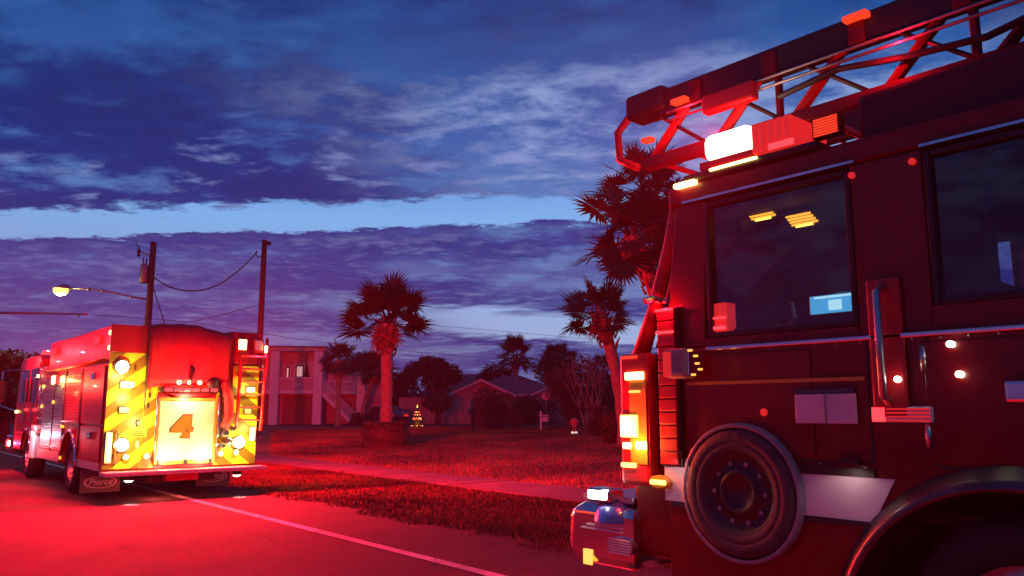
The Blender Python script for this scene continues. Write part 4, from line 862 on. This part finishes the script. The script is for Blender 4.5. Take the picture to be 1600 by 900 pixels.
def low_house(label, x, dist, turn, w0, w1, ridge, gables, seed):
    T = thing('low_house', label, 'house', ground_at(x, dist), facing(x, turn))
    O('wall', MB().box(w0+.5, w1-.5, .5, 8.5, -.3, 2.65), 'house_tan', T); rf = O('roof', hip_roof(w0, w1, 0, 9, 2.6, ridge, 4.2), 'roof_shingle', T)
    O('fascia', MB().box(w0-.02, w1+.02, -.06, -.005, 2.45, 2.66), 'fascia', rf)
    n = 0
    for gx, gw, gz in gables:
        O('gable_wall', MB().prism([(gx-gw+.3, -.3), (gx+gw-.3, -.3), (gx+gw-.3, 2.55), (gx, gz-.15), (gx-gw+.3, 2.55)], -1.6, .49, 'y'), 'house_tan', T)
        for s in (-1, 1):
            O('gable_roof', MB().prism([(gx, gz+.1), (gx, gz-.08), (gx+s*gw, 2.40), (gx+s*gw, 2.58)], -2.0, 3.2, 'y'), 'roof_shingle', T)
            O('barge_board', MB().prism([(gx, gz+.06), (gx, gz-.18), (gx+s*gw, 2.30), (gx+s*gw, 2.54)], -2.06, -2.003, 'y'), 'fascia', T)
        O('garage_door', MB().box(gx-gw*.55, gx+gw*.55, -1.66, -1.603, -.3, 2.0), 'house_tan', T)
        for k in range(4): O('garage_panel', MB().box(gx-gw*.52, gx+gw*.52, -1.69, -1.662, .02+.5*k, .46+.5*k), 'house_tan', T, bevel=.02)
    for k in range(3):
        xx = w0+1.6+k*(w1-w0-3)/2; f = O('window', MB().box(xx-.6, xx+.6, .44, .499, .9, 2.0), 'window_dark', T); fr = MB()
        for a, b, c, d in ((xx-.7, xx-.6, .8, 2.1), (xx+.6, xx+.7, .8, 2.1), (xx-.6, xx+.6, 2.0, 2.1), (xx-.6, xx+.6, .8, .9), (xx-.03, xx+.03, .9, 2.0)): fr.box(a, b, .42, .497, c, d)
        O('window_frame', fr, 'fascia', f)
    for k in range(2): O('vent_pipe', MB().tube([((w0+w1)/2+k*1.4-1, 2.5, 3.2), ((w0+w1)/2+k*1.4-1, 2.5, ridge+.15)], .06, 6), 'galvanised', rf)
    return T
low_house('low ranch house with pale eaves and two front gables behind the round sign', 800, 74, 4, -4.9, 5.4, 4.5, ((-2.9, 3.1, 3.9), (3.6, 2.2, 3.5)), 1)
lh = low_house('low house right of the bare tree, mostly hidden by the ladder truck', 975, 72, -6, -4.2, 6.5, 4.2, ((3.0, 2.4, 3.6),), 2)
O('porch_lamp', MB().disc((-3.3, .3, 4.3), 'z', .09, -.06, .06, 10), 'window_lit', lh)
low_house('dark roofed house far behind the rounded tree', 735, 112, 3, -7.5, 6.5, 6.3, (), 3)
# pale fence of wide panels
fe = thing('garden_fence', 'pale panel fence between the rounded tree and the low house', 'fence', ground_at(690, 70), facing(690, 2))
for k in range(9):
    O('fence_panel', MB().box(-3.6+k*.68, -3.6+k*.68+.66, 0, .05, -.2, 2.25), 'house_tan', fe, bevel=.01)
for k in range(10): O('fence_post', MB().box(-3.66+k*.68, -3.56+k*.68, .05, .15, -.2, 2.3), 'house_tan', fe)

# ------------------------------------------------------------------ parked car
def parked_car():
    T = thing('parked_car', 'dark parked car behind the sabal palm trunk', 'car', ground_at(604, 64), facing(604, 24))
    L = [(-2.2, .35), (-2.25, .8), (-2.15, 1.0), (-1.3, 1.05), (-.75, 1.45), (.75, 1.47), (1.55, 1.05), (2.1, .95), (2.2, .75), (2.15, .35)]
    prof = [L[0]] + L[1:]
    b = O('body', MB().prism([(v, z) for v, z in prof], -.88, .88, 'x'), 'car_paint', T, bevel=.09)
    for s in (-1, 1):
        O('side_window', MB().prism([(-1.15, 1.06), (-.70, 1.40), (.70, 1.42), (1.38, 1.06)], s*.875, s*.892, 'x'), 'window_dark', b)
        O('tail_lamp', MB().box(s*.62-.18, s*.62+.18, -2.27, -2.19, .72, .90), 'lamp_red_dim', b, bevel=.02)
        for y in (-1.35, 1.35): wheel(T, s*.90, y, .33, .22, s)
    O('rear_window', MB().add([(-.7, -1.26, 1.09), (.7, -1.26, 1.09), (.6, -.80, 1.44), (-.6, -.80, 1.44)], [(0, 1, 2, 3)]), 'window_dark', b)
parked_car()

# ------------------------------------------------------------------ small things on the lawn
mbx = thing('mailbox', 'dark mailbox on a post beside the side street', 'mailbox', ground_at(738, 46), facing(738, 15))
O('post', MB().box(-.07, .07, -.07, .07, -.2, .95), 'black_trim', mbx, bevel=.01)
O('box', MB().prism([(-.20, .95), (.20, .95), (.20, 1.18), (.14, 1.28), (0, 1.33), (-.14, 1.28), (-.20, 1.18)], -.28, .28, 'y'), 'black_trim', mbx, bevel=.015); O('flag', MB().box(.205, .22, -.1, .1, 1.1, 1.26), 'red_paint', mbx)
sg = thing('round_sign', 'round pink sign disc on a thin pole beside a white post', 'sign', ground_at(853, 52), facing(853))
O('pole', MB().tube([(0, 0, -.2), (0, 0, 1.95)], .035, 8), 'galvanised', sg); dsc = O('disc', MB().disc((0, -.05, 2.08), 'y', .26, -.02, .02, 24), mat('sign_pink', (.75, .42, .42), .5), sg, bevel=.006)
O('disc_mark', MB().prism([(-.03, 1.98), (.02, 1.96), (.06, 2.2), (.01, 2.22)], -.078, -.0705, 'y'), 'black_trim', dsc)
wp = thing('sign_post', 'white post with a small hanging board beside the round sign', 'sign post', ground_at(845, 50), facing(845))
O('post', MB().box(-.06, .06, -.06, .06, -.2, 1.15), 'white_paint', wp, bevel=.01); O('arm', MB().box(-.14, .5, -.04, .04, .84, .90), 'white_paint', wp); O('board', MB().box(.08, .46, -.02, .02, .50, .80), 'stripe_white', wp, bevel=.01)
orn = thing('yard_ornament', 'small red ball-headed yard ornament with two white feet', 'ornament', ground_at(897, 42), facing(897))
O('ball', MB().lathe([(0, .80), (.10, .78), (.19, .68), (.22, .58), (.19, .47), (.1, .39), (0, .37)], (0, 0, 0), 'z', 16), mat('toy_red', (.8, .07, .06), .35), orn, smooth=True)
for s in (-1, 1):
    O('leg', MB().tube([(s*.06, 0, .40), (s*.08, 0, .08)], .03, 6), 'toy_red', orn); O('foot', MB().lathe([(0, .12), (.06, .10), (.08, .04), (.06, -.02)], (s*.09, -.03, 0), 'z', 10), 'glow_foot' if 'glow_foot' in MATS else E_('glow_foot', (1, .9, .8), .8), orn, smooth=True)  # feet brightened by emission in their own material
xt = thing('light_tree', 'small cone tree wound with glowing red and yellow lights', 'light tree', ground_at(652, 56), facing(652))
O('cone', MB().lathe([(0, 1.42), (.12, 1.15), (.36, .18), (.36, .1)], (0, 0, 0), 'z', 16), 'leaf_dark', xt); O('star', MB().tube([(0, 0, 1.36), (0, 0, 1.56)], [.05, .01], 5), 'bulb_yellow', xt)
for k, z in enumerate((.14, .58, .66, .88, 1.06)):
    rr2 = .38*(1-(z-.1)/1.4)+.02
    for j in range(8):
        a = j*.785+k*.3; q = .05 if k else .035; O('bulb', MB().lathe([(0, q), (q, 0), (0, -q)], (rr2*math.cos(a), rr2*math.sin(a), z), 'z', 6), 'bulb_red' if (j+k) % 4 else 'bulb_yellow', xt)
lamp('tree_glow', xt, (0, -.6, .3), 12, (1, .3, .08), .1)

# ------------------------------------------------------------------ utility poles, street lamp, wires
D0 = 46
def rel(base, x, y, d=D0): return at(x, y, d) - base
def utility_poles():
    b1 = ground_at(222, D0); T = thing('utility_pole', 'wooden utility pole with transformer can and a lit street lamp arm', 'utility pole', b1)
    top = rel(b1, 237, 378); O('pole', MB().tube([(0, 0, -.3), (0, 0, top.z*.5), (0, 0, top.z)], [.20, .18, .16], 12), 'wood_pole', T, smooth=True)
    c = rel(b1, 225, 428); can = O('transformer', MB().lathe([(0, .56), (.10, .55), (.20, .48), (.21, .42), (.21, -.46), (.19, -.5), (0, -.5)], c, 'z', 16), 'galvanised', T, smooth=True)
    for s in (-.08, .08): O('bushing', MB().lathe([(.03, .5), (.05, .56), (.03, .62), (.045, .68), (.02, .86), (0, .88)], (c.x+s, c.y, c.z), 'z', 8), 'black_trim', can)
    O('can_bracket', MB().tube([c + Vector((0, 0, .2)), (0, 0, c.z+.2)], .04, 6), 'galvanised', T)
    a = rel(b1, 217, 393); cu = O('cutout', MB().lathe([(.04, -.28), (.10, -.2), (.06, -.1), (.11, 0), (.06, .1), (.03, .22)], a, 'z', 8), 'black_trim', T); O('cutout_arm', MB().tube([a, (0, 0, a.z-.22)], .035, 6), 'galvanised', cu); O('cutout_lead', MB().tube([a + Vector((0, 0, .2)), rel(b1, 213, 382), rel(b1, 213, 378)], .02, 5), 'cable', cu)
    p = [rel(b1, x, y) for x, y in ((226, 468), (205, 463.5), (180, 458), (158, 454), (138, 451.5), (112, 450.5))]; p[0] = Vector((0, 0, p[0].z))
    arm = O('lamp_arm', MB().tube(p, [.05, .045, .045, .04, .035, .035], 8), 'galvanised', T, smooth=True)
    for x, y in ((205, 463.5), (160, 454.5), (138, 451.5)): O('arm_clamp', MB().lathe([(.05, -.08), (.07, -.05), (.07, .05), (.05, .08)], rel(b1, x, y), 'z', 8), 'galvanised', arm)
    hq = rel(b1, 100, 451); hd = O('lamp_head', MB().lathe([(0, .22), (.18, .20), (.34, .08), (.38, .0), (.36, -.02)], hq, 'z', 16), 'galvanised', T, smooth=True); hd.scale = (1, 1, 1)
    bq = rel(b1, 95, 453); O('lamp_bowl', MB().lathe([(.34, .08), (.36, .0), (.33, -.14), (.20, -.26), (0, -.30)], bq, 'z', 18), 'street_lamp', hd, smooth=True)
    lamp('street_light', T, bq + Vector((0, 0, -.45)), 420, (1, .62, .2), .25)
    O('insulator', MB().lathe([(.03, -.1), (.06, -.05), (.04, 0), (.06, .05), (.03, .1)], rel(b1, 239, 431), 'z', 8), 'grey_panel', T)
    b2 = ground_at(401, D0+1); T2 = thing('utility_pole', 'bare wooden utility pole with a loop of cable at its top', 'utility pole', b2)
    t2 = rel(b2, 407, 375, D0+1); O('pole', MB().tube([(0, 0, -.3), (0, 0, t2.z*.5), (0, 0, t2.z)], [.20, .17, .15], 12), 'wood_pole', T2, smooth=True)
    q = [rel(b2, x, y, D0+1) for x, y in ((407, 378), (413, 377), (416.5, 384), (416, 394), (411, 400), (403, 402), (399, 396), (402, 392))]; O('cable_loop', MB().tube(q, .035, 6), 'cable', T2, smooth=True)
    O('pole_cap', MB().box(.05, .35, -.1, .1, t2.z-.25, t2.z-.05), 'black_trim', T2)
    def wire(label, pts, r=.03, d=D0):
        P = [at(x, y, dd) for x, y, dd in pts]; Q = []
        for i in range(len(P)-1):
            for k in range(6):
                t = k/6; p0 = P[max(i-1, 0)]; p1 = P[i]; p2 = P[i+1]; p3 = P[min(i+2, len(P)-1)]
                Q.append(.5*((2*p1) + (p2-p0)*t + (2*p0-5*p1+4*p2-p3)*t*t + (3*p1-p0-3*p2+p3)*t**3))
        tag(O('wire', MB().tube(Q + [P[-1]], r, 6), 'cable', None, smooth=True), label, 'wire')
    wire('thick cable sagging between the two utility poles', [(238, 432, D0), (262, 447, D0), (290, 454, D0), (320, 452.5, D0), (350, 440, D0), (378, 418, D0+.5), (402, 394, D0+1)], .035)
    wire('guy wire dropping steeply from the pole with the transformer', [(237, 441, D0), (247, 474, D0+2), (258, 508, D0+4), (290, 615, D0+8)], .028)
    wire('thin wire rising to the bare pole from the left', [(300, 503, 66), (345, 492, 56), (403, 477, D0+1)], .018)
    wire('long thin wire crossing low behind the sabal palm', [(150, 492, 66), (300, 504, 66), (420, 523, 68), (517, 536, 72), (660, 551, 78), (777, 560, 84), (920, 568, 95)], .022)
    wire('thin wire near the horizon over the low house', [(640, 505, 90), (800, 519, 92), (960, 533, 94)], .020)
utility_poles()
ma = thing('mast_arm', 'thin level mast arm reaching in from the left edge above the fire engine', 'mast arm', ground_at(-75, 40))
bb = ground_at(-75, 40); O('mast', MB().tube([(0, 0, -.2), (0, 0, at(-75, 488, 40).z)], [.14, .09], 10), 'galvanised', ma, smooth=True)
O('arm', MB().tube([at(-75, 488, 40)-bb, at(30, 489, 40)-bb, at(135, 491, 40)-bb], [.07, .05, .035], 8), 'galvanised', ma, smooth=True); O('hanger', MB().tube([at(124, 491, 40)-bb, at(122, 496, 40)-bb], .03, 6), 'galvanised', ma); O('tip', MB().box(-.10, .10, -.05, .05, -.05, .05), 'galvanised', ma); bpy.context.view_layer.update()
COL.objects['tip'].location = at(133, 491, 40)-bb
fp = thing('utility_pole', 'tiny far utility pole right of the rounded tree', 'utility pole', ground_at(714, 150)); O('pole', MB().tube([(0, 0, -.2), (0, 0, 9.4)], .2, 8), 'wood_pole', fp); O('cross_arm', MB().box(-.8, .8, -.1, .1, 8.4, 8.6), 'wood_pole', fp)

# ------------------------------------------------------------------ haze added for lamp glow
hz = O('haze', MB().box(-830, 830, -730, 830, -1.1, 14.5), None); hz['kind'] = 'stuff'
hm = bpy.data.materials.new('haze'); hm.use_nodes = True; hn = NT(hm.node_tree); hn.n.remove(hn.n['Principled BSDF'])
pvn = hn.new('ShaderNodeVolumePrincipled'); pvn.inputs['Color'].default_value = (.9, .9, .95, 1); pvn.inputs['Density'].default_value = .0004; pvn.inputs['Anisotropy'].default_value = .0
hn.l.new(pvn.outputs[0], hn.n['Material Output'].inputs['Volume']); hz.data.materials.append(hm); tag(hz, 'thin haze added to carry the glow of the emergency lamps', 'haze')
